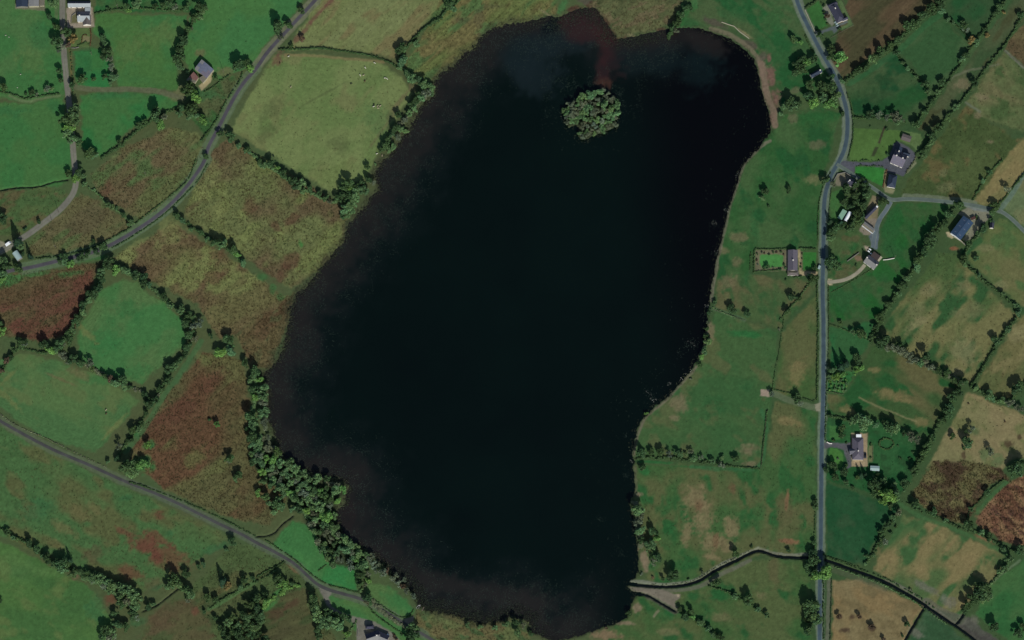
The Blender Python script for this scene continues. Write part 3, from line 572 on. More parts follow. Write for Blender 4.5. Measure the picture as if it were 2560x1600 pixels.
# ---------------------------------------------------------------- ground, fields, water, roads
keep_q = np.maximum.reduce([LSD[:-1,:-1], LSD[1:,1:]]) < 12
lab_q = LAB[:-1,:-1]
VID = np.arange(H_*W_).reshape(H_, W_)
Q = np.stack([VID[:-1,:-1], VID[:-1,1:], VID[1:,1:], VID[1:,:-1]], -1)
Vall = np.stack([GX, GY, GZ], -1).reshape(-1, 3); Call = GC.reshape(-1, 3)
for idx, (nm, lb) in enumerate(FIELDS):
    q = Q[keep_q & (lab_q == idx)]
    if len(q) == 0: continue
    u, inv = np.unique(q.ravel(), return_inverse=True)
    o = link(nm, mesh_np(nm, Vall[u], inv.reshape(-1, 4), M_GROUND, Call[u], smooth_=True)); tag(o, kind='structure')
# farmland beyond the surveyed part, a ring to the horizon
cx = np.concatenate([-np.geomspace(5200, 403.5, 60), [-396], np.linspace(-380, 380, 30), [396], np.geomspace(403.5, 5200, 60)])
cy = np.concatenate([-np.geomspace(5200, 265.5, 60), [-258], np.linspace(-250, 250, 20), [258], np.geomspace(267.5, 5200, 60)])
EX, EY = np.meshgrid(cx, cy); eq = np.arange(EX.size).reshape(EX.shape)
EQ = np.stack([eq[:-1,:-1], eq[:-1,1:], eq[1:,1:], eq[1:,:-1]], -1)
MX, MY = (EX[:-1,:-1]+EX[1:,1:])/2, (EY[:-1,:-1]+EY[1:,1:])/2
mid = (np.abs(MX) > 396) | (np.abs(MY) > 258)
EZ = np.where((np.abs(EX) < 402.2) & (EY < 266.2) & (EY > -264.2), -.8, 0)
en = sstep(.35, .65, fbm(EX, EY, 150, 61, 3))[..., None]; ec = alb((56,92,52))*(1-en)+alb((92,90,58))*en
tag(link('farmland', mesh_np('farmland', np.stack([EX, EY, EZ], -1).reshape(-1, 3), EQ[mid], M_GROUND, ec.reshape(-1, 3))), kind='structure')

# lake: shallow brown margins, peat-red flow north of the island, deep black middle
wx = np.arange(-230, 215, 1.5); wy = np.arange(-250, 262, 1.5); QX, QY = np.meshgrid(wx, wy); qx, qy = to_px(QX, QY)
ld = sdf(qx, qy, LAKE); nz = fbm(qx, qy, 40, 71, 3); nz2 = fbm(qx, qy, 10, 72, 2)
wsw = np.clip(sstep(1400, 1150, qx)+sstep(1350, 1480, qy)*sstep(1560, 1400, qx)+sstep(260, 130, qy)*sstep(1780, 1650, qx), 0, 1)
deepw = alb((4,14,9)); dark = alb((1,2,2)); ee = sstep(1560, 1800, qx+(qy-800)*-.12)[..., None]
wc = deepw*(1-ee)+dark*ee
wc = wc*(.75+.5*fbm(qx, qy, 130, 74, 3)[..., None])
m1 = (sstep(185, 20, ld+(nz-.5)*110+(nz2-.5)*40)*wsw*.75)[..., None]; wc = wc*(1-m1)+alb((18,25,23))*m1
m2 = (sstep(112, 8, ld+(nz-.5)*80+(nz2-.5)*34)*wsw*.85)[..., None]; wc = wc*(1-m2)+alb((34,31,27))*m2
def wblot(lst, c, k):
    global wc
    for x, y, rx, ry, an in lst:
        dx, dy = qx-x+(nz2-.5)*26, qy-y+(nz-.5)*30; ca, sa = math.cos(an), math.sin(an)
        d = np.sqrt(((dx*ca+dy*sa)/rx)**2+((-dx*sa+dy*ca)/ry)**2)+(nz-.5)*.8+(nz2-.5)*.4
        m = (sstep(1.15, .3, d)*k)[..., None]; wc = wc*(1-m)+alb(c)*m
wblot([(1380,110,120,40,0),(1340,180,90,70,0),(1300,140,60,60,0)], (22,32,32), .8)
wblot([(1455,62,70,44,0),(1420,50,50,30,.2)], (46,30,28), .85)
wblot([(1520,108,30,95,-.32),(1510,165,22,60,.1)], (52,30,28), .88)
wblot([(1508,208,20,18,.2)], (66,44,34), .8)
wblot([(1660,80,26,10,0),(1600,120,100,26,0),(1760,100,70,30,.3)], (36,32,28), .75)
wblot([(1640,150,170,50,0),(1750,190,60,60,.5)], (14,26,25), .7)
wblot([(1385,50,18,50,.1),(1370,75,22,26,0)], (10,16,18), .95)
wblot([(1330,1520,70,60,0),(1250,1490,120,30,.2),(1120,1470,110,40,.35)], (34,32,28), .8)
wblot([(870,1290,26,70,.1),(930,1390,70,22,.7)], (34,29,26), .8)
wv = np.clip(wc, .0004, 1)*np.array([1, 1, 1])
qi = np.arange(QX.size).reshape(QX.shape); WQ = np.stack([qi[:-1,:-1], qi[:-1,1:], qi[1:,1:], qi[1:,:-1]], -1)
wk = np.maximum(ld[:-1,:-1], ld[1:,1:]) > -14
q = WQ[wk]; u, inv = np.unique(q.ravel(), return_inverse=True)
WV = np.stack([QX, QY, np.full(QX.shape, -.38)], -1).reshape(-1, 3)
tag(link('lake', mesh_np('lake', WV[u], inv.reshape(-1, 4), M_WATER, wv.reshape(-1, 3)[u])), kind='structure')
def ribbon(name, pts, wd, z, cfun, mat, nacross=7, edge=.06, h=0.0):
    p = [Vector(W(*q)[:2]) for q in smooth(pts, False, 3)]
    res = [p[0]]
    for q in p[1:]:
        L = (q-res[-1]).length
        if L < .2: continue
        k = max(1, int(L/1.5)); a = res[-1].copy()
        for i in range(1, k+1): res.append(a.lerp(q, i/k))
    V = []; C = []; n = len(res)
    for i, q in enumerate(res):
        d = (res[min(i+1, n-1)]-res[max(i-1, 0)]).normalized(); nn = Vector((-d.y, d.x))
        for j in range(nacross):
            s = (j/(nacross-1)-.5)*2
            jit = (R.random()-.5)*edge*wd if j in (0, nacross-1) else 0
            pt = q+nn*(s*wd/2+jit); V.append((pt.x, pt.y, z if 0 < j < nacross-1 else z-.10)); C.append(cfun(s, pt.x, pt.y))
    F = [(i*nacross+j, i*nacross+j+1, (i+1)*nacross+j+1, (i+1)*nacross+j) for i in range(n-1) for j in range(nacross-1)]
    me = mesh_np(name, V, F, mat, np.array(C)); return tag(link(name, me), kind='structure')
for i, (nm, p, wd, c0, c1, gs) in enumerate(ROADS):
    a0, a1, gr = alb(c0), alb(c1), alb((84,96,62))
    def cf(s, x, y, a0=a0, a1=a1, gr=gr, gs=gs):
        nse = float(vn(np.array([x*.25]), np.array([y*.25]))[0])
        e = min(1, max(0, (abs(s)-.62+.2*(nse-.5))/.25)); c = a0*(1-e)+a1*e
        if gs and abs(s) < .2: c = c*(1-gs*2*nse)+gr*gs*2*nse
        return np.clip(c*(.86+.28*nse), 0, .8)
    ribbon(nm, p, wd, .05+.006*i, cf, M_ROAD, 9)
for i, (nm, p, wd) in enumerate(STREAMS):
    cw = alb((10,16,15)); ribbon(nm, p, wd*MPP*(.9 if wd > 4 else .5), -.62-.004*i, lambda s, x, y: cw, M_WATER, 3, .2)

# ---------------------------------------------------------------- foliage meshes
def leaves(P, N, size, jit, lv, lo=.55, hi=1.25, r=None):
    r = r or rng; n = len(P); N = N+r.normal(0, jit, N.shape); N /= np.linalg.norm(N, axis=1, keepdims=True)+1e-9
    a = np.cross(N, r.normal(0, 1, N.shape)); a /= np.linalg.norm(a, axis=1, keepdims=True)+1e-9; b_ = np.cross(N, a)
    s = (size*r.uniform(.6, 1.35, n))[:, None]
    V = np.stack([P-a*s, P-b_*s*.7, P+a*s, P+b_*s*.7], 1).reshape(-1, 3)
    F = np.arange(n*4).reshape(-1, 4); t = r.uniform(lo, hi, n)*lv
    hue = r.normal(0, .07, n); C = np.stack([t*(1+hue), t, t*(1-hue)], -1).repeat(4, 0)
    return V, F, C
ICO = None
def ico():
    global ICO
    if ICO is None:
        bm = bmesh.new(); bmesh.ops.create_icosphere(bm, subdivisions=1, radius=1)
        ICO = (np.array([v.co[:] for v in bm.verts]), np.array([[v.index for v in f.verts]+[f.verts[0].index] for f in bm.faces])[:, :3]); bm.free()
    return ICO
def crown_mesh(kind, seed):
    r = np.random.default_rng(seed); Vs, Fs, Cs = [], [], []; off = 0
    def add(V, F, C):
        nonlocal off
        Vs.append(V); Fs.append(F+off); Cs.append(C); off += len(V)
    lobes = []; la = r.uniform(0, 6.28); le = r.uniform(.62, .95)
    if kind == 'broad':
        for k in range(13):
            a = r.uniform(0, 6.28); d = math.sqrt(r.uniform(0, 1))*.74; z = 1.15+.55*(1-d/.74)*r.uniform(.5, 1)+r.uniform(-.35, .1)
            lobes.append((d*math.cos(a), d*math.sin(a), z, r.uniform(.24, .44)))
        nl, sz, jt = 50, .105, .6
    elif kind == 'sparse':
        for k in range(10):
            a = r.uniform(0, 6.28); d = math.sqrt(r.uniform(0, 1))*.75; z = 1.1+.6*(1-d)*r.uniform(.4, 1)+r.uniform(-.4, .1)
            lobes.append((d*math.cos(a), d*math.sin(a), z, r.uniform(.22, .36)))
        nl, sz, jt = 34, .085, .9
    elif kind == 'bush':
        for k in range(6):
            a = r.uniform(0, 6.28); d = math.sqrt(r.uniform(0, 1))*.6; lobes.append((d*math.cos(a), d*math.sin(a), .55+.25*r.uniform(-.6, 1), r.uniform(.36, .55)))
        nl, sz, jt = 40, .14, .6
    if kind != 'conifer':
        q = []
        for (x, y, z, lr) in lobes:
            u, v = x*math.cos(la)+y*math.sin(la), (-x*math.sin(la)+y*math.cos(la))*le
            q.append((u*math.cos(la)-v*math.sin(la), u*math.sin(la)+v*math.cos(la), z, lr*r.uniform(.72, 1.12)))
        lobes = q
    if kind == 'conifer':
        n = 420; t = r.uniform(0, 1, n)**.8; an = r.uniform(0, 6.28, n); rad = (1-t)*(.8+.25*np.sin(t*40))*r.uniform(.7, 1, n)+.03
        P = np.stack([rad*np.cos(an), rad*np.sin(an), .3+t*2.9], -1); N = np.stack([np.cos(an), np.sin(an), np.full(n, .6)], -1)
        add(*leaves(P, N, .16, .45, 1.0, r=r))
        iv, if_ = ico(); V = iv*np.array([.6, .6, 1.0])+np.array([0, 0, 1.15]); V[:, :2] *= np.clip((2.2-V[:, 2:3])/1.9, .1, 1)
    else:
        for (x, y, z, lr) in lobes:
            n = nl; d = r.normal(0, 1, (n, 3)); d[:, 2] = np.abs(d[:, 2])*1.0-.25; d /= np.linalg.norm(d, axis=1, keepdims=True)
            add(*leaves(np.array([x, y, z])+d*lr*r.uniform(.8, 1.08, (n, 1)), d, sz, jt, r.uniform(.8, 1.2), r=r))
        iv, if_ = ico()
    cores = [] if kind == 'conifer' else lobes
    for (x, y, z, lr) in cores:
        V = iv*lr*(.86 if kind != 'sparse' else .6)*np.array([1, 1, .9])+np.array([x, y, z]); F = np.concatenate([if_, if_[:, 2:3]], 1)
        add(V, F, np.full((len(V), 3), .55))  # core blocks light through leaf gaps; inner shade darkened into its colour
    if kind == 'conifer': add(V, np.concatenate([if_, if_[:, 2:3]], 1), np.full((len(V), 3), .55))  # conifer core, inner shade darkened into its colour too
    V = np.concatenate(Vs); F = np.concatenate(Fs); C = np.concatenate(Cs)
    quad = F[:, 2] != F[:, 3]
    me = bpy.data.meshes.new('crown'); me.from_pydata(V.tolist(), [], [f[:4] if k else f[:3] for f, k in zip(F.tolist(), quad)])
    at = me.color_attributes.new('leaf', 'FLOAT_COLOR', 'POINT'); c4 = np.ones((len(V), 4), np.float32); c4[:, :3] = np.clip(C, .1, 1.6); at.data.foreach_set('color', c4.ravel())
    me.materials.append(M_LEAF); return me
def trunk_mesh(seed, h=1.3):
    r = random.Random(seed); m = MB(); m.tube((0, 0, -.15), (0, 0, h*.6), .075, .055, 7)
    for k in range(4):
        a = k*1.6+r.random(); m.tube((0, 0, h*(.4+.08*k)), (.42*math.cos(a), .42*math.sin(a), h*(.75+.1*r.random())), .04, .018, 5)
    m.tube((0, 0, h*.6), (.05, .03, h*1.15), .055, .02, 6)
    me = bpy.data.meshes.new('trunk'); me.from_pydata(m.v, [], m.f); me.materials.append(M_BARK); return me
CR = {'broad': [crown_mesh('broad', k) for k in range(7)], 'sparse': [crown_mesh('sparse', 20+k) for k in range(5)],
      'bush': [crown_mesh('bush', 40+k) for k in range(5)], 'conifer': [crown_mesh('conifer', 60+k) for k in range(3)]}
TK = [trunk_mesh(k) for k in range(4)]; TKB = [trunk_mesh(9, .5)]
KF = .55
TONE = {'d': ((44,68,42), 'dark green'), 'b': ((62,90,60), 'mid-green'), 'g': ((70,106,56), 'bright green'), 's': ((74,86,70), 'grey-green'),
        'c': ((28,50,36), 'dark conical'), 'o': ((70,58,42), 'brown'), 'y': ((96,86,50), 'yellow')}
ORD = 'first second third fourth fifth sixth seventh eighth ninth tenth eleventh twelfth thirteenth fourteenth fifteenth sixteenth seventeenth eighteenth nineteenth'.split()
TENS = {2: 'twenty', 3: 'thirty', 4: 'forty', 5: 'fifty'}
def ordn(n):
    if n <= 19: return ORD[n-1]
    a, b_ = divmod(n, 10)
    return TENS[a][:-1]+'ieth' if b_ == 0 else TENS[a]+'-'+ORD[b_-1]
PLANTS = []
def plant(px, py, r, tone, label, group, dark=1.0):
    """note one plant; r is the crown radius in metres"""
    kind = 'conifer' if tone == 'c' else ('bush' if r < 1.9 else ('sparse' if tone == 's' else 'broad'))
    nm = {'conifer': 'conifer_tree', 'bush': 'bush', 'sparse': 'grey_leaved_tree'}.get(kind, 'broadleaf_tree' if r >= 2.95 else 'thorn_tree')
    PLANTS.append((r, nm, kind, px, py, tone, label, group, dark))
def grow_all():
    by = {}
    for p in PLANTS: by.setdefault(p[1], []).append(p)
    print({k: len(v) for k, v in by.items()})
    for nm, L in by.items():
        L.sort(key=lambda p: -p[0]); rest = []
        for i, (r, nm, kind, px, py, tone, label, group, dark) in enumerate(L):
            sz = r*R.uniform(.85, 1.2); hgt = sz*{'conifer': 3.2, 'bush': 1.1}.get(kind, 1.9)
            x, y, _ = W(px, py, hgt*.6); rot = R.uniform(0, 6.28); sc = (r*R.uniform(.88, 1.22), r*R.uniform(.88, 1.22), sz)
            a = lin(TONE[tone][0])/KG/KF*dark*R.uniform(.75, 1.3)*np.array({'s': (1.10, 1.0, .84), 'o': (1, 1, 1), 'y': (1, 1, 1)}.get(tone, (1.15, 1.0, .80))); h = R.gauss(0, .055); cm = R.choice(CR[kind])
            colr = (min(.5, a[0]*(1+h)), min(.5, a[1]), min(.5, a[2]*(1-h)), 1)
            if i >= 300: rest.append((cm, x, y, rot, sc, colr)); continue
            o = empty(nm, (x, y, 0), rot); o.scale = sc
            tag(o, label, {'bush': 'bush', 'conifer_tree': 'conifer'}.get(nm, 'tree'), group)
            link('trunk', R.choice(TKB if kind == 'bush' else TK), o)
            cr = link('crown', cm, o); cr.color = colr
        if rest:
            V, F, C = [], [], []; off = 0
            for cm, x, y, rot, sc, colr in rest:
                n = len(cm.vertices); co = np.empty(n*3, np.float32); cm.vertices.foreach_get('co', co); co = co.reshape(-1, 3)*np.array(sc)
                cl = np.empty(n*4, np.float32); cm.color_attributes['leaf'].data.foreach_get('color', cl)
                ca, sa = math.cos(rot), math.sin(rot); V.append(np.stack([co[:, 0]*ca-co[:, 1]*sa+x, co[:, 0]*sa+co[:, 1]*ca+y, co[:, 2]], -1))
                C.append(cl.reshape(-1, 4)[:, :3]*np.array(colr[:3])); F += [[k+off for k in p.vertices] for p in cm.polygons]; off += n
            me = bpy.data.meshes.new('scrub'); me.from_pydata(np.concatenate(V).tolist(), [], F); at = me.color_attributes.new('leaf', 'FLOAT_COLOR', 'POINT')
            c4 = np.ones((off, 4), np.float32); c4[:, :3] = np.concatenate(C); at.data.foreach_set('color', c4.ravel()); me.materials.append(M_LEAF)
            o = link('hedgerow_scrub', me); o.color = (1, 1, 1, 1); tag(o, 'smallest of the dark hedgerow scrub scattered along the field edges', 'scrub', kind='stuff')
def row(where, order, tile, lst, dark=1.0, cap=None):
    """trees and bushes of one hedgerow or garden; order N or W says how they are counted"""
    L = []
    for e in lst:
        x, y, r = e[:3]; t_ = e[3] if len(e) > 3 else 'b'
        px, py = tile((x, y))[0]; L.append((px, py, r/3.78*MPP*1.12, t_))
    L.sort(key=lambda e: e[1] if order == 'N' else e[0])
    cnt = {}
    for px, py, r, t_ in L:
        kind = 'conifer' if t_ == 'c' else ('bush' if r < 1.9 else 'tree'); key = kind
        cnt[key] = cnt.get(key, 0)+1
        sz = 'small ' if r < 1.6 else ('big ' if r > 4.6 else '')
        tone = TONE[t_][1]
        if kind == 'conifer': tone = 'dark'
        lab = f"{sz}{tone} {kind} {where}, {ordn(cnt[key])} from {'north' if order == 'N' else 'west'}"
        if len(lab.replace('-', ' ').split()) > 16: lab = lab.replace('dark green ', 'dark ').replace('bright green ', 'bright ').replace('big ', '').replace('small ', '')
        plant(px, py, r, t_, lab, f"{ {'tree': 'trees', 'bush': 'bushes', 'conifer': 'conifers'}[kind] } {where}", dark)
def hedge(label, pts, wd, ht, tone='d', den=1.0, name='hedge', cat='hedge'):
    if wd > 1.7: wd *= 1.22; ht *= 1.1
    p = [Vector(W(*q)[:2]) for q in smooth(pts, False, 2)]
    Ps, Ns, Cv, Cf, Cc = [], [], [], [], []; off = 0; iv, if_ = ico(); acc = 0
    for a, b_ in zip(p, p[1:]):
        L = (b_-a).length; d = (b_-a)/max(L, 1e-6); nn = Vector((-d.y, d.x)); s = acc
        while s < L:
            if R.random() < den:
                q = a+d*s+nn*R.gauss(0, wd*.17); gap = float(vn(np.array([q.x*.12]), np.array([q.y*.12]))[0])
                lr = wd*.5*R.uniform(.5, 1.1)*(.75+.5*gap); h_ = ht*R.uniform(.55, 1.15)*(.7+.6*gap)
                nl = int(14+6*lr); dd = rng.normal(0, 1, (nl, 3)); dd[:, 2] = np.abs(dd[:, 2]); dd /= np.linalg.norm(dd, axis=1, keepdims=True)
                P = np.array([q.x, q.y, 0])+dd*np.array([lr, lr, h_]); Ps.append(P); Ns.append(dd)
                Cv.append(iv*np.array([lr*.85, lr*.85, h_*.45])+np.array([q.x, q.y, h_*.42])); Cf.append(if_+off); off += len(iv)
            s += max(.65, wd*.33)
        acc = s-L
    if not Ps: return
    PA = np.concatenate(Ps); mixv = .65+.9*fbm(PA[:, 0], PA[:, 1], 7, 40, 2)
    V, F, C = leaves(PA, np.concatenate(Ns), .34, .6, mixv)
    V2 = np.concatenate(Cv); F2 = np.concatenate(Cf)+len(V)
    me = bpy.data.meshes.new(name); me.from_pydata(np.concatenate([V, V2]).tolist(), [], F.tolist()+F2.tolist())
    at = me.color_attributes.new('leaf', 'FLOAT_COLOR', 'POINT'); c4 = np.ones((len(V)+len(V2), 4), np.float32)
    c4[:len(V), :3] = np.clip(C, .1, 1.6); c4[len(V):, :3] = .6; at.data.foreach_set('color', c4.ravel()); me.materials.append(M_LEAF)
    o = link(name, me); a = lin(TONE[tone][0])/KG/KF*np.array([1.2, 1.0, .76]); o.color = (*np.clip(a, 0, .5), 1); tag(o, label, cat)
    return o
def wood(poly, rad, tones, where, group, order='N', dark=1.0, n=3000, gap=.8, holes=()):
    got = []; xs = [p[0] for p in poly]; ys = [p[1] for p in poly]
    for _ in range(n):
        x = R.uniform(min(xs), max(xs)); y = R.uniform(min(ys), max(ys))
        if not bool(inside(np.array([x]), np.array([y]), poly)[0]): continue
        if any((x-hx)**2+(y-hy)**2 < hr*hr for hx, hy, hr in holes): continue
        r = R.uniform(*rad)
        if any((x-e[0])**2+(y-e[1])**2 < (gap*(r+e[2]))**2 for e in got): continue
        got.append((x, y, r, R.choice(tones)))
    got.sort(key=lambda e: e[1] if order == 'N' else e[0]); cnt = {}
    for x, y, r, tn in got:
        cnt[tn] = cnt.get(tn, 0)+1; tone = TONE[tn][1]
        plant(x, y, r*MPP*1.1, tn, f"{tone} tree {where}, {ordn(cnt[tn])} {tone} one from {'north' if order == 'N' else 'west'}", group, dark)
    return len(got)

# ---------------------------------------------------------------- buildings
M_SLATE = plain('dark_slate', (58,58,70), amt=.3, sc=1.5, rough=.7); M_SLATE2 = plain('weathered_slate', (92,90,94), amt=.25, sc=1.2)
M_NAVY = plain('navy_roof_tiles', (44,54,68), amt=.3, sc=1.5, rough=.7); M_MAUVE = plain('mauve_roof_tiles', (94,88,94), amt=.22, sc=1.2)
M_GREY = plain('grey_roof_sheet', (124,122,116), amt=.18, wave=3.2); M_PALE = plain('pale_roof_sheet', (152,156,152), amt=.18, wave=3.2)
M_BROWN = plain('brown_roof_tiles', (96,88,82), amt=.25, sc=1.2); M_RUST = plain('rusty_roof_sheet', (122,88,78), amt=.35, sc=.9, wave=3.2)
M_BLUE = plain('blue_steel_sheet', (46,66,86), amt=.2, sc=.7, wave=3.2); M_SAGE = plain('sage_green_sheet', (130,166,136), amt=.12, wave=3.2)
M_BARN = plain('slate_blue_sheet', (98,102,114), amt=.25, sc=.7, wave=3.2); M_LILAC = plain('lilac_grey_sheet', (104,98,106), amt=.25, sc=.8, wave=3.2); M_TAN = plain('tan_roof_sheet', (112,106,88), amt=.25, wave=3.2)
M_WALL = plain('white_render', (222,214,196), amt=.08, rough=.9); M_STONE = plain('grey_stone', (120,116,104), amt=.3, sc=2); M_CREAM = plain('cream_concrete', (164,156,128), amt=.2, sc=1)
M_GLASS = plain('dark_glass', (30,38,46), amt=.05, rough=.15, spec=.5); M_WHITE = plain('white_paint', (236,236,230), amt=.05, rough=.5); M_DOOR = plain('dark_door', (60,52,46))
M_BLACK = plain('black_paint', (26,28,34), amt=.1, rough=.3, spec=.5); M_WOOD = plain('weathered_wood', (104,94,78), amt=.3, sc=2); M_RUBBER = plain('rubber', (24,24,24))
M_SILVER = plain('pale_metal', (150,168,160), amt=.1, rough=.5); M_FLATB = plain('brown_felt_roof', (66,56,52), amt=.2, sc=1)
def house(name, label, cat, pts, eave, ridge, style='gable', mats=None, wall=None, chim=(), over=.25, group=None, sheets=None, win=True, z0=0.0, lights=0):
    """pts: three roof-edge corners, first to second runs along the ridge; mats: the slopes to the left and right of that run"""
    ma, mb = mats or (M_SLATE, M_SLATE); wall = wall or M_WALL
    P = [Vector(W(*p, eave)[:2]) for p in pts]; ax = P[1]-P[0]; L = ax.length; ax.normalize(); nn = Vector((-ax.y, ax.x))
    side = (P[2]-P[1]).dot(nn); wd = abs(side); c = (P[0]+P[1])/2+nn*side/2
    o = empty(name, (c.x, c.y, z0), math.atan2(ax.y, ax.x)); tag(o, label, cat, group)
    l, h = L/2, wd/2; rz = ridge; lw, hw = l-over, h-over
    m = MB(); m.box(-lw, lw, -hw, hw, -.2, eave-.03)
    if style == 'gable':
        for s in (-1, 1): m.poly([(s*lw, -hw*s, eave-.03), (s*lw, hw*s, eave-.03), (s*lw, 0, eave+(rz-eave)*hw/h-.05)])
    m.build('wall', wall, o)
    def rf(pp, mat, th=.14):
        q = MB(); q.slab(pp, th); return q.build('roof', mat, o)
    slopes = []
    if style == 'gable':
        for s, mt in ((1, ma), (-1, mb)):
            n_ = len(sheets) if sheets else 1
            for k in range(n_):
                x0, x1 = -l+2*l*k/n_, -l+2*l*(k+1)/n_; dz = .03*(k % 2)
                pp = [(x0, s*h, eave+dz), (x1, s*h, eave+dz), (x1, .0, rz+dz), (x0, .0, rz+dz)]
                if s == 1: pp.reverse()
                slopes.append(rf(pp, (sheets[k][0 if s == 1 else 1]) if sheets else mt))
        q = MB(); q.box(-l-.02, l+.02, -.14, .14, rz-.05, rz+.10); q.build('ridge', ma, o)
    elif style == 'hip':
        k = min(h, l*.95); e = [(-l, -h, eave), (l, -h, eave), (l, h, eave), (-l, h, eave)]; r0, r1 = (-l+k, 0, rz), (l-k, 0, rz)
        slopes = [rf([e[2], e[3], r0, r1], ma), rf([e[0], e[1], r1, r0], mb), rf([e[1], e[2], r1], mb), rf([e[3], e[0], r0], ma)]
        q = MB(); q.box(-l+k, l-k, -.12, .12, rz-.06, rz+.08); q.build('ridge', ma, o)
    elif style == 'mono':
        rf([(-l, -h, eave), (l, -h, eave), (l, h, rz), (-l, h, rz)], ma)
        mm = MB(); mm.poly([(-lw, hw, eave-.03), (-lw, hw, rz-.2), (lw, hw, rz-.2), (lw, hw, eave-.03)][::-1])
        for s in (-1, 1): mm.poly([(s*lw, -hw, eave-.03), (s*lw, hw, eave-.03), (s*lw, hw, rz-.2)][::s])
        mm.build('gable_wall', wall, o)
    elif style == 'flat':
        q = MB(); q.box(-l, l, -h, h, eave, eave+.15); q.build('roof', ma, o)
    elif style == 'vault':
        n_ = 8
        for k in range(n_):
            a0, a1 = math.pi*k/n_, math.pi*(k+1)/n_
            q = MB(); q.slab([(-l, -h*math.cos(a0), eave+(rz-eave)*math.sin(a0)), (l, -h*math.cos(a0), eave+(rz-eave)*math.sin(a0)), (l, -h*math.cos(a1), eave+(rz-eave)*math.sin(a1)), (-l, -h*math.cos(a1), eave+(rz-eave)*math.sin(a1))], .08); q.build('roof_sheet', ma, o)
        q = MB()
        for s in (-1, 1):
            q = MB(); q.poly([(s*(l-.1), -hw*math.cos(math.pi*k/n_), eave+(rz-eave)*.94*math.sin(math.pi*k/n_)) for k in range(n_+1)][::s]); q.build('gable_wall', wall, o)
    for t_ in chim:
        q = MB(); x = t_*l; q.box(x-.42, x+.42, -.32, .32, rz-.6, rz+.95); q.box(x-.5, x+.5, -.4, .4, rz+.95, rz+1.08)
        q.tube((x-.2, 0, rz+1.08), (x-.2, 0, rz+1.4), .11, .1); q.tube((x+.2, 0, rz+1.08), (x+.2, 0, rz+1.4), .11, .1); q.build('chimney', wall, o)
    for k in range(lights):
        x = -l+2*l*(k+.5)/lights
        for s in (1, -1):
            q = MB(); f0, f1 = .3, .62; za = eave+(rz-eave)*(1-f1)+.05; zb = eave+(rz-eave)*(1-f0)+.05
            q.slab([(x-.2, s*h*f1, za), (x+.2, s*h*f1, za), (x+.2, s*h*f0, zb), (x-.2, s*h*f0, zb)][::-s], .03); q.build('skylight', M_BARN, o)
    if win and L > 6:
        n_ = max(2, int(L/4))
        for s in (-1, 1):
            for k in range(n_):
                x = -lw+2*lw*(k+.5)/n_
                q = MB()
                if k == n_//2: q.box(x-.5, x+.5, s*hw-.04, s*hw+.04, .05, 2.05); q.build('door', M_DOOR, o)
                else: q.box(x-.6, x+.6, s*hw-.04, s*hw+.04, .9, min(2.0, eave-.25)); q.build('window', M_GLASS, o)
    return o
B = house
B('farm_shed', 'dark navy roofed shed beside a pale concrete yard, cut by the top edge', 'shed', Z1((205,-260),(205,175),(500,175)), 3.4, 5.0, mats=(M_NAVY, M_NAVY), wall=M_STONE, win=False)
B('farm_shed', 'pale grey sheeted shed right of the navy roofed one at the top left', 'shed', Z1((515,-260),(515,160),(780,160)), 3.8, 4.6, mats=(M_GREY, M_GREY), wall=M_CREAM, win=False)
B('lean_to', 'low grey lean-to against the pale sheeted shed at the top left', 'lean-to', Z1((790,-260),(790,150),(915,150)), 2.4, 3.2, 'mono', mats=(M_TAN, M_TAN), wall=M_CREAM, win=False)
B('outbuilding', 'long white walled outbuilding with grey roof beside the farm lane', 'outbuilding', Z1((1515,25),(2085,25),(2085,180)), 2.9, 5.2, mats=(M_SLATE, M_PALE), chim=())  # sunny south slope pale, shaded north slope dark, put into the roof materials
B('store', 'flat pale blue roofed store joining the farm lane cottage to its outbuilding', 'store', Z1((1940,190),(2080,190),(2080,365)), 2.4, 2.6, 'flat', mats=(M_PALE, M_PALE), win=False)
B('cottage', 'white cottage with pale slate gable roof off the farm lane', 'cottage', Z1((1755,290),(2070,290),(2070,545)), 2.9, 5.6, mats=(M_SLATE2, M_PALE), chim=(-.6,))  # sunlight is in the roof colours: south slope paler than north
B('cottage_wing', 'brown roofed white gabled wing on the front of the farm lane cottage', 'house wing', Z1((1885,395),(1885,632),(2092,632)), 2.8, 5.0, mats=(M_BROWN, M_BROWN))
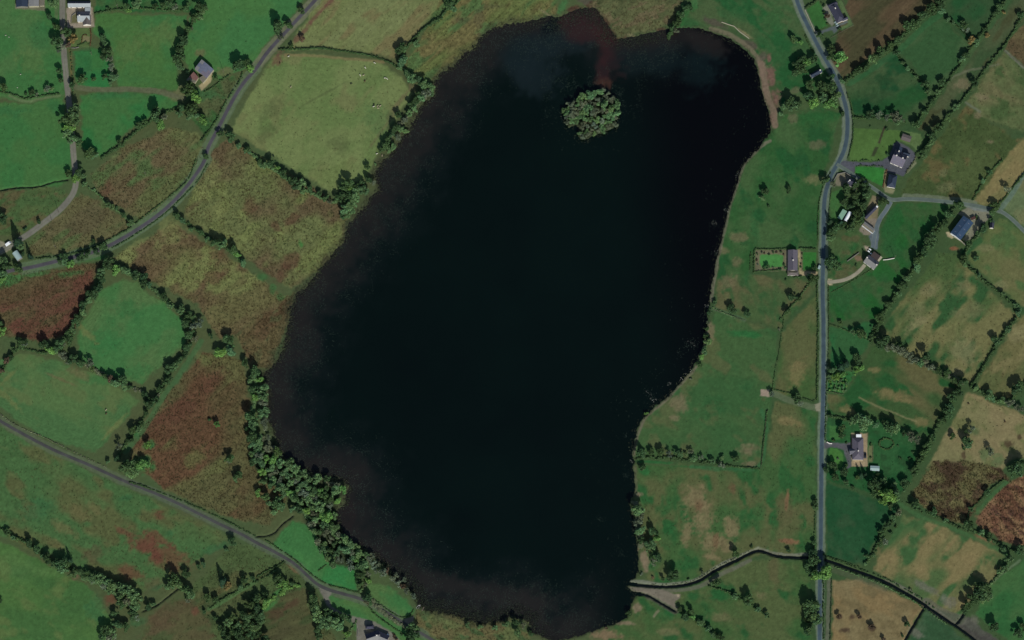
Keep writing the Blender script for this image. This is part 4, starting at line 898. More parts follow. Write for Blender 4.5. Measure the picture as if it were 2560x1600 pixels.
def sheet_barn():                                           # mixed sheets laid side by side on one low roof
    P = [Vector(W(*p, 4.2)[:2]) for p in Z2((980,330),(1330,628),(1125,880),(775,600))]
    c = sum(P, Vector((0, 0)))/4; o = empty('barn', (c.x, c.y, 0)); tag(o, 'big barn roofed in slate blue and grey sheets beside the pasture track', 'barn')
    def L(p): return (p-c)
    m = MB(); b4 = [L(p)*.97 for p in P]; n = len(m.v)
    m.v += [(p.x, p.y, z) for z in (-.2, 4.15) for p in b4]; m.f += [(0,1,5,4)[::-1], (1,2,6,5)[::-1], (2,3,7,6)[::-1], (3,0,4,7)[::-1]]; m.build('wall', M_CREAM, o)
    cols = [[M_GREY, M_BARN, M_BARN, M_BARN], [M_BARN, M_BARN, M_BARN, M_LILAC], [M_GREY, M_BARN, M_LILAC, M_LILAC]]
    for i in range(3):
        for j in range(4):
            def pt(u, v): a = P[0].lerp(P[3], u); b_ = P[1].lerp(P[2], u); q = L(a.lerp(b_, v)); return (q.x, q.y, 4.25+.55*math.sin(math.pi*min(1, v*.9+.1))+.03*((i+j) % 2))
            q = MB(); q.slab([pt(i/3, j/4), pt((i+1)/3, j/4), pt((i+1)/3, (j+1)/4), pt(i/3, (j+1)/4)], .08); q.build('roof_sheet', cols[i][j], o)
    for q4, cat_, mt, lab, ht in [(Z2((905,870),(1010,1015),(1140,880),(1040,790)), 'lean-to', M_TAN, 'tan lean-to on the southern end of the big barn', 3.3),
                                 (Z2((745,690),(530,930),(790,1015),(890,860)), 'lean-to', M_RUST, 'rust red lean-to on the west side of the big barn', 3.1)]:
        PP = [Vector(W(*p, ht)[:2]) for p in q4]; c2 = sum(PP, Vector((0, 0)))/4; o2 = empty('lean_to', (c2.x, c2.y, 0)); tag(o2, lab, cat_)
        m = MB(); b4 = [(p-c2)*.95 for p in PP]; m.v += [(p.x, p.y, z) for z in (-.2, ht-.1) for p in b4]; m.f += [(0,1,5,4), (1,2,6,5), (2,3,7,6), (3,0,4,7)]; m.build('wall', M_CREAM, o2)
        for k in range(3):
            a0, a1 = PP[0].lerp(PP[1], k/3)-c2, PP[0].lerp(PP[1], (k+1)/3)-c2; d0, d1 = PP[3].lerp(PP[2], k/3)-c2, PP[3].lerp(PP[2], (k+1)/3)-c2
            q = MB(); q.slab([(a0.x, a0.y, ht+.02*k), (a1.x, a1.y, ht+.02*k), (d1.x, d1.y, ht+.5+.02*k), (d0.x, d0.y, ht+.5+.02*k)], .07); q.build('roof_sheet', M_TAN if (mt is M_RUST and k == 2) else mt, o2)
sheet_barn()
B('hay_shed', 'pale vaulted hay shed near the left edge by the lane', 'shed', Z3((420,880),(600,1135),(770,1010)), 3.0, 4.6, 'vault', mats=(M_SILVER, M_SILVER), wall=M_STONE, win=False)
B('bungalow', 'dark slate hipped bungalow with a round patio near the top right', 'bungalow', Z4((1080,170),(1410,800),(1690,660)), 2.8, 5.4, 'hip', mats=(M_SLATE, M_SLATE), chim=(-.3,))
B('bungalow_wing', 'dark slate northern wing of the bungalow with the round patio', 'house wing', Z4((1080,165),(1400,35),(1440,130)), 2.7, 4.4, 'hip', mats=(M_SLATE, M_SLATE))
B('garage', 'small dark slate garage on the east side of the patio bungalow', 'garage', Z4((1560,640),(1750,560),(1780,660)), 2.5, 3.9, mats=(M_SLATE, M_SLATE))
B('cottage', 'small dark roofed cottage between trees beside the main road', 'cottage', Z5((690,600),(980,440),(1010,560)), 2.6, 4.6, mats=(M_NAVY, M_NAVY), chim=(.7,))
B('cottage_porch', 'white gabled porch on the small dark roofed roadside cottage', 'porch', Z5((800,570),(735,655),(785,690)), 2.3, 3.3, mats=(M_PALE, M_PALE), win=False)
B('villa', 'large dark roofed house with white front on a black tarmac yard', 'house', Z6((1150,470),(1425,585),(1320,890)), 3.2, 7.6, mats=(M_SLATE, M_LILAC), chim=(-.5, .5), lights=2)  # shaded north slope dark, sunlit south slope lighter, set by material colour
B('villa_wing', 'dark slate rear wing of the large house on the tarmac yard', 'house wing', Z6((1170,415),(1130,600),(1260,640)), 3.0, 5.8, mats=(M_NAVY, M_NAVY), chim=(.2,))
B('villa_wing', 'dark slate eastern wing of the large house on the tarmac yard', 'house wing', Z6((1330,520),(1470,560),(1440,640)), 2.8, 4.8, mats=(M_NAVY, M_NAVY))
B('garden_shed', 'low brown roofed garden shed behind the large tarmac yard house', 'shed', Z6((1310,120),(1510,190),(1480,320)), 2.3, 2.9, mats=(M_BROWN, M_BROWN), wall=M_WOOD, win=False)
B('garage', 'navy hipped garage south of the large house and its tarmac', 'garage', Z6((1000,1020),(950,1300),(1135,1360)), 2.8, 5.2, 'hip', mats=(M_NAVY, M_NAVY))
B('cottage', 'old dark gabled cottage with white chimneys at the lane junction', 'cottage', Z7((590,215),(745,285),(650,430)), 3.2, 6.0, mats=(M_SLATE, M_SLATE), chim=(-.85, .85))
B('cottage_annexe', 'small dark annexe on the west end of the junction cottage', 'annexe', Z7((500,270),(590,225),(610,330))[:2]+Z7((640,330)), 2.6, 4.2, mats=(M_SLATE, M_SLATE), chim=(-.6,))
B('back_porch', 'little pale back porch south of the junction cottage among trees', 'porch', Z7((620,430),(700,500),(740,450)), 2.3, 3.0, mats=(M_TAN, M_TAN), win=False)
B('shed', 'sage green roofed shed standing on the lawn by the main road', 'shed', Z7((420,910),(300,1105),(400,1150)), 3.0, 3.4, 'mono', mats=(M_SAGE, M_SAGE), wall=M_STONE, win=False)
B('shed', 'white vaulted shed adjoining the sage green roofed one', 'shed', Z7((545,960),(435,1160),(520,1190)), 2.6, 3.9, 'vault', mats=(M_WHITE, M_WHITE), wall=M_STONE, win=False)
B('byre', 'long dark stone byre along the curved yard lane', 'byre', Z7((1185,900),(945,1140),(890,1070)), 2.6, 4.2, mats=(M_SLATE, M_SLATE2), wall=M_STONE, win=False)
B('fuel_tank_house', 'tiny white pump house at the north end of the long byre', 'pump house', Z7((1165,835),(1205,850),(1190,885)), 1.9, 2.2, 'flat', mats=(M_WHITE, M_WHITE), win=False)
B('cattle_shed', 'pale grey shed with white southern wall across the yard lane', 'shed', Z7((905,1190),(1145,1370),(1085,1450)), 3.2, 3.8, mats=(M_GREY, M_TAN), wall=M_WHITE, win=False, over=.1)
B('farmhouse', 'pale roofed white farmhouse at the end of the curved gravel drive', 'farmhouse', Z8((565,830),(850,1045),(690,1225)), 3.0, 6.0, mats=(M_SLATE2, M_GREY), chim=(-.9, .9))  # sunlit south slope coloured lighter than the shaded north one
B('outbuilding', 'flat brown roofed outbuilding behind the gravel drive farmhouse', 'outbuilding', Z8((700,740),(880,870),(800,1000)), 2.8, 3.0, 'flat', mats=(M_FLATB, M_FLATB), wall=M_CREAM, win=False)
B('store', 'pale lean-to store against the flat brown outbuilding', 'store', Z8((880,865),(930,905),(830,1010))[:2]+Z8((835,1010)), 2.2, 2.6, 'mono', mats=(M_CREAM, M_CREAM), wall=M_CREAM, win=False)
for k, (px, py, lab) in enumerate([(600,695,'northernmost'), (562,748,'middle'), (622,812,'southernmost')]):
    B('oil_tank', f'white fuel tank by the flat brown outbuilding, {lab} of three', 'tank', Z8((px-34,py-14),(px+16,py+22),(px+34,py-4)), .8, 1.5, 'vault', mats=(M_WHITE, M_WHITE), wall=M_WHITE, win=False, group='fuel tanks')
B('bungalow', 'long mauve tiled bungalow west of the main road with lawn gardens', 'bungalow', Y1((1210,300),(1205,925),(1500,925)), 2.8, 4.9, mats=(M_MAUVE, M_MAUVE), chim=(.05,))
B('sun_room', 'pale brown roofed extension on the south end of the mauve bungalow', 'extension', Y1((1195,925),(1530,930),(1530,1075))[:2]+Y1((1530,1075)), 2.6, 3.9, 'hip', mats=(M_TAN, M_BROWN))
B('machinery_shed', 'large blue steel shed in a gravel yard near the right edge', 'shed', Y2((740,490),(330,1030),(665,1240)), 4.4, 5.4, mats=(M_BLUE, M_BLUE), wall=M_WHITE, win=False, lights=3)
B('cottage', 'small dark cottage with white gable east of the blue steel shed', 'cottage', Y2((1590,650),(1560,880),(1690,910)), 2.5, 4.4, mats=(M_SLATE, M_SLATE))
B('bungalow', 'grey hipped bungalow with pale patio east of the main road', 'bungalow', Y3((810,445),(815,1000),(1100,1000)), 2.8, 5.3, 'hip', mats=(M_MAUVE, M_MAUVE), chim=(.25,))
B('bungalow_wing', 'grey western wing of the bungalow with the pale patio', 'house wing', Y3((960,700),(735,720),(740,870)), 2.6, 4.4, mats=(M_SLATE2, M_SLATE2))
B('flat_store', 'bright white flat roofed store at the north end of the patio bungalow', 'store', Y3((910,362),(1042,362),(1042,436)), 2.4, 2.5, 'flat', mats=(M_WHITE, M_WHITE), win=False)
B('garden_shed', 'pale metal garden shed southeast of the patio bungalow', 'shed', Y3((1270,1150),(1500,1162),(1492,1285)), 2.1, 2.6, mats=(M_SILVER, M_SILVER), wall=M_SILVER, win=False)
B('house', 'dark slate house with pale yard, cut by the bottom edge', 'house', Y4((700,625),(1150,470),(1260,800)), 3.0, 5.8, mats=(M_SLATE, M_GREY), chim=(.55,))  # sun and shade coloured in: grey south slope, dark north slope
B('house_wing', 'dark slate eastern half of the house at the bottom edge', 'house wing', Y4((1120,480),(1540,660),(1420,960)), 3.0, 5.4, mats=(M_SLATE, M_GREY))  # slopes coloured for sun and shade, as on the western half
B('house_wing', 'small dark hipped northern wing of the house at the bottom edge', 'house wing', Y4((720,300),(1000,290),(1020,430)), 2.7, 4.6, 'hip', mats=(M_SLATE, M_SLATE))

# ---------------------------------------------------------------- walls, gates, small furniture
def wall(label, pts, h, th, mat, name='stone_wall', cat='wall'):
    m = MB(); P = [W(*p) for p in pts]
    for a, b_ in zip(P, P[1:]):
        a, b_ = Vector(a), Vector(b_); d = (b_-a).normalized(); n = Vector((-d.y, d.x, 0))*th/2
        k = max(1, int((b_-a).length/2.5))
        for i in range(k):
            p, q = a.lerp(b_, i/k), a.lerp(b_, (i+1)/k); hh = h*R.uniform(.93, 1.07)
            v = len(m.v); m.v += [tuple(p-n-Vector((0,0,.3))), tuple(q-n-Vector((0,0,.3))), tuple(q+n-Vector((0,0,.3))), tuple(p+n-Vector((0,0,.3)))]
            m.v += [tuple(c+Vector((0,0,hh))) for c in (p-n, q-n, q+n, p+n)]
            m.f += [tuple(v+i2 for i2 in f) for f in ((4,5,6,7),(0,1,5,4),(1,2,6,5),(2,3,7,6),(3,0,4,7))]
    return tag(m.build(name, mat), label, cat)
wall('low white wall along the road in front of the patio bungalow', Z4((300,345),(420,600),(640,1095),(740,1120)), 1.1, .4, M_CREAM)
wall('white curved entrance wall at the drive of the grey hipped bungalow', Y3((170,560),(230,595),(300,600)), 1.2, .5, M_WALL)
wall('pale retaining wall on the southwest side of the blue shed', Y2((440,1165),(640,1290),(815,1440)), 1.6, .5, M_CREAM)
wall('white field wall east of the gravel drive farmhouse', Z8((945,975),(1060,965),(1250,930)), 1.0, .35, M_WALL)
wall('dark angled boundary wall round the yard of the junction cottage', Z7((210,300),(300,140),(470,105),(590,185)), 1.3, .4, M_STONE)
wall('pale stone wall beside the shore path northeast of the lake', T02((1980,210),(2050,235),(2100,250),(2150,300),(2240,365)), .6, .5, M_CREAM)
wall('low wall across the small paddock south of the farm lane cottage', Z1((1600,1210),(1700,1215),(1790,1190)), .7, .4, M_STONE)
wall('dark wall across the lawn of the gravel drive farmhouse', Z8((-20,1010),(130,900),(300,780)), 1.1, .4, M_STONE)
wall('low kerb wall round the green patch in the farm lane yard', Z1((1735,300),(1610,400),(1590,570)), .7, .3, M_STONE)
wall('stone lining wall of the drive at the bottom house', Y4((420,240),(470,450),(460,700)), .8, .35, M_STONE)
def fence(label, pts, step=3.0):
    P = [Vector(W(*p)) for p in pts]; o = empty('fence', P[0]); tag(o, label, 'fence'); rm = MB(); pm = None
    for a, b_ in zip(P, P[1:]):
        k = max(1, int((b_-a).length/step)); d = b_-a
        for i in range(k):
            p = a+d*(i/k)-P[0]; q = a+d*((i+1)/k)-P[0]
            if pm is None:
                m = MB(); m.box(-.09, .09, -.09, .09, -.4, 1.2); po = m.build('post', M_WOOD, o); pm = po.data
            else: po = link('post', pm, o)
            po.location = p
            for z in (.55, 1.05): rm.tube(p+Vector((0, 0, z)), q+Vector((0, 0, z)), .05, .05, 4)
    rm.build('rail', M_WOOD, o)
fence('post and rail fence round the east side of the patio bungalow', Z4((1600,10),(1970,880),(1190,1310)))
fence('wooden fence between the two eastern hay fields', T03((2225,480),(2419,640)))
fence('thin fence below the plantation of young trees', T23((560,675),(710,705),(765,580)))
fence('field fence running down from the track gate to the stream', T22((2405,860),(2375,1180),(2350,1400)))
fence('thin fence across the field from the pasture wall', T12((1890,1410),(2080,1475),(2210,1520)))
fence('garden fence east of the patio of the grey hipped bungalow', Y3((1325,640),(1330,1050)))
fence('fence along the edge of the tan field by the southern road', T33((605,950),(600,1200),(590,1510)), 4)
# utility poles
def pole():
    o = empty('utility_pole', (0, 0, 0)); m = MB(); m.tube((0,0,-.5), (0,0,8.2), .15, .10, 8); m.build('pole', M_WOOD, o)
    m = MB(); m.box(-.9, .9, -.06, .06, 7.6, 7.75); m.build('crossarm', M_WOOD, o)
    for x in (-.75, 0, .75): m = MB(); m.tube((x, 0, 7.75 if x else 8.2), (x, 0, 7.98 if x else 8.4), .05, .03, 6); m.build('insulator', M_SILVER, o)
    return o
p0 = pole()
for k, (p, where) in enumerate([(T10((556,498)), 'on the bend of the farm lane'), (T10((490,572)), 'on the verge of the farm lane near its end'), (T10((528,830)), 'in the heath inside the road bend'),
        (T00((868,520)), 'in the small paddock by the cottage'), (T00((1115,75)), 'in the field behind the outbuilding'), (T13((1196,928)), 'in the pasture by the white field wall'), (T10((1378,140)), 'in the heath below the round pasture'), (T00((2115,690)), 'in the pasture east of the big barn')]):
    o = p0 if k == 0 else copy_tree(p0); o.location = W(*p[0]); o.rotation_euler = (0, 0, R.uniform(0, 3)); tag(o, f'wooden utility pole {where}', 'pole', 'utility poles')
# vehicles
def car(name, label, paint, px, ang, L=4.2, wd=1.75, H=1.45, van=False, cat='car'):
    x, y, _ = W(*px); o = empty(name, (x, y, .05), ang); tag(o, label, cat)
    l, h = L/2, wd/2; m = MB()
    prof = [(-l,.35),(-l,.8),(-l+.15,.95),(-l+.9,1.0) if not van else (-l+.2,H),(l-1.35,1.0) if not van else (l-1.1,H),(l-.1,.82),(l,.7),(l,.35)]
    n = len(prof); m.v += [(a, s*h*(1 if z < .9 else .94), z) for s in (-1, 1) for a, z in prof]
    m.f += [tuple(range(n)), tuple(range(2*n-1, n-1, -1))]+[(i, n+i, n+(i+1) % n, (i+1) % n) for i in range(n)]; m.build('body', paint, o)
    if not van:
        m = MB(); b4 = [(-l+.45, .98), (l-1.25, .98), (l-1.9, H-.03), (-l+1.05, H-.03)]; m.v += [(a, s*h*(.92 if z < 1.2 else .76), z) for s in (-1, 1) for a, z in b4]
        m.f += [(0,1,2,3), (7,6,5,4)]+[(i, 4+i, 4+(i+1) % 4, (i+1) % 4) for i in range(4)]; m.build('windows', M_GLASS, o)
        m = MB(); m.box(-l+1.0, l-1.85, -h*.76, h*.76, H-.03, H+.02); m.build('car_roof', paint, o)
    else:
        m = MB(); m.slab([(l-.95, -h*.8, H-.1), (l-.35, -h*.84, 1.02), (l-.35, h*.84, 1.02), (l-.95, h*.8, H-.1)], .02); m.build('windscreen', M_GLASS, o)
    for a in (-l+.75, l-.8):
        for s in (-1, 1): m = MB(); m.tube((a, s*(h-.16), .32), (a, s*(h+.02), .32), .32, .32, 12); m.build('wheel', M_RUBBER, o)
    for s in (-1, 1): m = MB(); m.box(l-.06, l+.02, s*h*.7-.18, s*h*.7+.18, .62, .76); m.build('headlight', M_SILVER, o)
    return o
car('parked_car', 'black car parked on the patio beside the grey hipped bungalow', M_BLACK, Y3((1137,900))[0], math.pi/2)
car('parked_van', 'white van parked in the yard at the left edge', M_WHITE, Z3((287,550))[0], math.radians(37), 4.6, 1.9, 2.0, True, 'van')
car('parked_car', 'silver car parked on the drive of the patio bungalow', M_SILVER, Z4((1380,830))[0], math.radians(118))
car('parked_car', 'white car parked in front of the house at the bottom edge', M_WHITE, Y4((1425,680))[0], math.radians(40))
car('parked_van', 'pale van stopped on the roadside by the mauve bungalow', M_SILVER, Y1((2160,815))[0], math.radians(70), 3.6, 1.7, 1.8, True, 'van')
def trailer():
    x, y, _ = W(*Y2((1040,592))[0]); o = empty('livestock_trailer', (x, y, 0), math.radians(25)); tag(o, 'brown topped livestock trailer beside the blue steel shed', 'trailer')
    m = MB(); m.box(-1.7, 1.7, -.95, .95, .55, 2.0); m.build('box', M_CREAM, o); m = MB(); m.slab([(-1.75,-1,2.08),(1.75,-1,2.08),(1.75,1,2.2),(-1.75,1,2.2)], .08); m.build('roof', plain('brown_tarpaulin', (74,48,42)), o)
    m = MB(); m.tube((1.7,0,.6),(3.0,0,.5),.06,.05); m.build('drawbar', M_BLACK, o)
    for s in (-1, 1): m = MB(); m.tube((0,s*.95,.35),(0,s*1.12,.35),.35,.35,12); m.build('wheel', M_RUBBER, o)
trailer()
def boat():
    x, y, _ = W(*Z(1020,1490,30.2)((790,815))[0]); o = empty('rowing_boat', (x, y, -.3), math.radians(41)); tag(o, 'white rowing boat moored in the reeds at the southern shore', 'boat')
    secs = [(-1.8,.5,.5),(-1.2,.62,.5),(0,.7,.48),(1.0,.55,.52),(1.7,.2,.62),(1.95,.03,.7)]
    m = MB(); n = 7
    for a, b_, h in secs:
        for k in range(n):
            t = -1+2*k/(n-1); m.v.append((a, b_*math.copysign(abs(t)**.7, t), h-(h+.12)*(1-t*t)))
    for i in range(len(secs)-1):
        for k in range(n-1): a = i*n+k; m.f.append((a, a+n, a+n+1, a+1))
    m.f.append(tuple(range(n))); hull = m.build('hull', M_WHITE, o); md = hull.modifiers.new('thick', 'SOLIDIFY'); md.thickness = .05
    for a, b_ in ((-1.2,.55),(0,.62),(1.0,.46)): m = MB(); m.box(a-.12, a+.12, -b_, b_, .24, .28); m.build('thwart', M_WOOD, o)
    for s in (-1, 1): m = MB(); m.tube((-.9,s*.3,.36),(1.1,s*.42,.4),.025,.025); m.box(1.1,1.5,s*.42-.07,s*.42+.07,.38,.42); m.build('oar', M_WOOD, o)
boat()
def jetty():
    x, y, _ = W(*Z(1020,1490,30.2)((1130,960))[0]); o = empty('jetty', (x, y, 0), math.radians(62)); tag(o, 'short weathered plank jetty beside the white rowing boat', 'jetty')
    for k in range(9): m = MB(); m.box(-1.6+k*.36, -1.28+k*.36, -.5, .5, .02, .07); m.build('plank', M_WOOD, o)
    for a in (-1.4, .2, 1.5):
        for s in (-1, 1): m = MB(); m.tube((a,s*.45,-1.2),(a,s*.45,.3),.06,.06); m.build('post', M_WOOD, o)
jetty()
# cattle and sheep: one skinned body each
def beast(kind):
    bm = bmesh.new(); v = []
    def add(co): v.append(bm.verts.new(co)); return v[-1]
    pts = [(-.75,0,1.12),(-.3,0,1.12),(.25,0,1.12),(.65,0,1.18),(.95,0,1.1),(1.15,0,.8),(1.35,0,.55),(-.85,0,1.0),(-.95,0,.5)]
    V_ = [add(p) for p in pts]
    for a, b_ in ((0,1),(1,2),(2,3),(3,4),(4,5),(5,6),(0,7),(7,8)): bm.edges.new((V_[a], V_[b_]))
    rad = [.34,.40,.40,.32,.2,.16,.12,.06,.04]
    for root, x, hock in ((0,-.68,-.12),(3,.58,.03)):
        for s in (-1, 1):
            a = add((x, s*.22, .85)); b_ = add((x+hock, s*.22, .45)); c = add((x, s*.22, .02)); bm.edges.new((V_[root], a)); bm.edges.new((a, b_)); bm.edges.new((b_, c)); rad += [.15,.08,.07]
    for s in (-1, 1): a = add((1.12, s*.2, .98)); bm.edges.new((V_[4], a)); rad.append(.05)
    me = bpy.data.meshes.new(kind); bm.to_mesh(me); bm.free(); o = bpy.data.objects.new(kind, me); COL.objects.link(o)
    md = o.modifiers.new('skin', 'SKIN')
    for sv, r in zip(me.skin_vertices[0].data, rad): sv.radius = (r, r)
    me.skin_vertices[0].data[1].use_root = True
    o.modifiers.new('sub', 'SUBSURF').levels = 1
    dg = bpy.context.evaluated_depsgraph_get(); m2 = bpy.data.meshes.new_from_object(o.evaluated_get(dg)); bpy.data.objects.remove(o); m2.name = kind; return m2
CM = beast('cow'); CMATS = {}
def cow(px, col, ang, label, sc=1.0, cat='cow'):
    if (cat, col) not in CMATS:
        me = CM.copy(); me.materials.clear(); me.materials.append(plain(f'{col}_hide', {'white': (200,192,170), 'brown': (96,66,50), 'black': (30,28,26), 'cream': (176,160,128)}[col], amt=.12, sc=1.5)); CMATS[(cat, col)] = me
    o = link(cat, CMATS[(cat, col)]); x, y, _ = W(*px); o.location = (x, y, 0); o.rotation_euler = (0, 0, ang); o.scale = (sc,)*3; tag(o, label, cat, 'cattle in the fields' if cat == 'cow' else 'sheep in the pasture')
C6 = Z(880,130,10.08)
for (px, col, ang, lab) in [(C6((570,280))[0],'white',-.5,'white cow below the hedge of the tan field, northernmost of the herd'), (C6((335,400))[0],'white',-.9,'white cow grazing alone southwest of the northernmost white cow'), (C6((208,590))[0],'white',-1.0,'bright white cow, left one of a pair in mid tan field'), (C6((292,592))[0],'cream',.4,'cream cow, right one of a pair in mid tan field'),
        (C6((325,740))[0],'brown',.9,'brown cow just below the white and cream pair'), (C6((828,662))[0],'white',.2,'white cow, left of two close to the wooded corner'), (C6((882,678))[0],'white',-.9,'white cow, right of two close to the wooded corner'), (C6((545,1382))[0],'white',.3,'white cow beside the black cow low in the tan field'),
        (C6((555,1338))[0],'black',.8,'black cow low in the tan field beside a white one'), (C6((648,1368))[0],'cream',1.0,'cream cow right of the black cow, nearest to it'), (C6((712,1365))[0],'cream',.5,'cream cow farthest right in the lower group'), (C6((658,1418))[0],'cream',0,'cream cow at the bottom of the lower group'),
        (T01((330,825))[0],'cream',1.2,'cream cow alone in the western part of the tan field'), (T01((308,535))[0],'white',.5,'white cow on the bare red soil by the gate'), (T01((226,600))[0],'brown',1.5,'brown cow on the bare red soil by the gate'), (T01((900,795))[0],'black',.3,'black cow alone in the middle of the tan field'),
        (T01((1142,1455))[0],'white',.4,'white cow at the lake shore under the last trees'), (T01((1192,1472))[0],'cream',1.4,'cream cow at the lake shore under the last trees'), (T20((1003,852))[0],'cream',1.0,'cream cow in the round pasture near the left edge'), (T20((1005,888))[0],'brown',.8,'brown cow in the round pasture near the left edge')]:
    cow(px, col, ang, lab, .8)
for px, lab in [((55,335),'westernmost of two white sheep in the top left pasture'),((85,352),'easternmost of two white sheep in the top left pasture'),((195,705),'white sheep in the middle of the top left pasture'),((165,830),'white sheep near the bottom hedge of the top left pasture')]:
    cow(T00(px)[0], 'white', R.uniform(0, 6), lab, .5, 'sheep')
# pale boulders along the shore and in the shallows
bv, bf, off = [], [], 0; iv, if_ = ico()
for tile, lst in ((T22, [(1480,605,10),(1495,590,6),(1330,750,9),(1315,740,6),(1355,755,6),(1290,690,5),(1270,670,4),(1310,700,5),(1690,480,9),(1650,510,8),(1600,550,9),(1590,565,6),(1695,215,6),(1660,200,4),(1720,240,5),(1120,1325,8),(1135,1345,6),(1840,1375,8)]), (T12, [(2140,120,8),(2130,160,8),(2020,470,8),(2040,490,9),(1900,590,6),(1930,600,5),(1840,1380,10),(1855,1370,6),(1935,860,8)]), (T02, [(2060,230,7),(2110,245,8),(2150,290,9),(2190,330,9),(2235,360,10),(2250,390,6),(2300,430,6)])):
    for x, y, r in lst:
        for k in range(4):
            px, py = tile((x+R.gauss(0, r), y+R.gauss(0, r)))[0]; X, Y, _ = W(px, py); rr = r*.035*R.uniform(.5, 1.2)
            bv.append(iv*np.array([rr, rr*R.uniform(.6, 1), rr*.6])*rng.uniform(.8, 1.2, iv.shape)+np.array([X, Y, -.22+rr*.2])); bf.append(if_+off); off += len(iv)
tag(link('boulders', mesh_np('boulders', np.concatenate(bv), np.concatenate(bf), plain('pale_stone', (146,142,128)))), 'pale boulders scattered along the eastern shore', 'stones', kind='stuff')

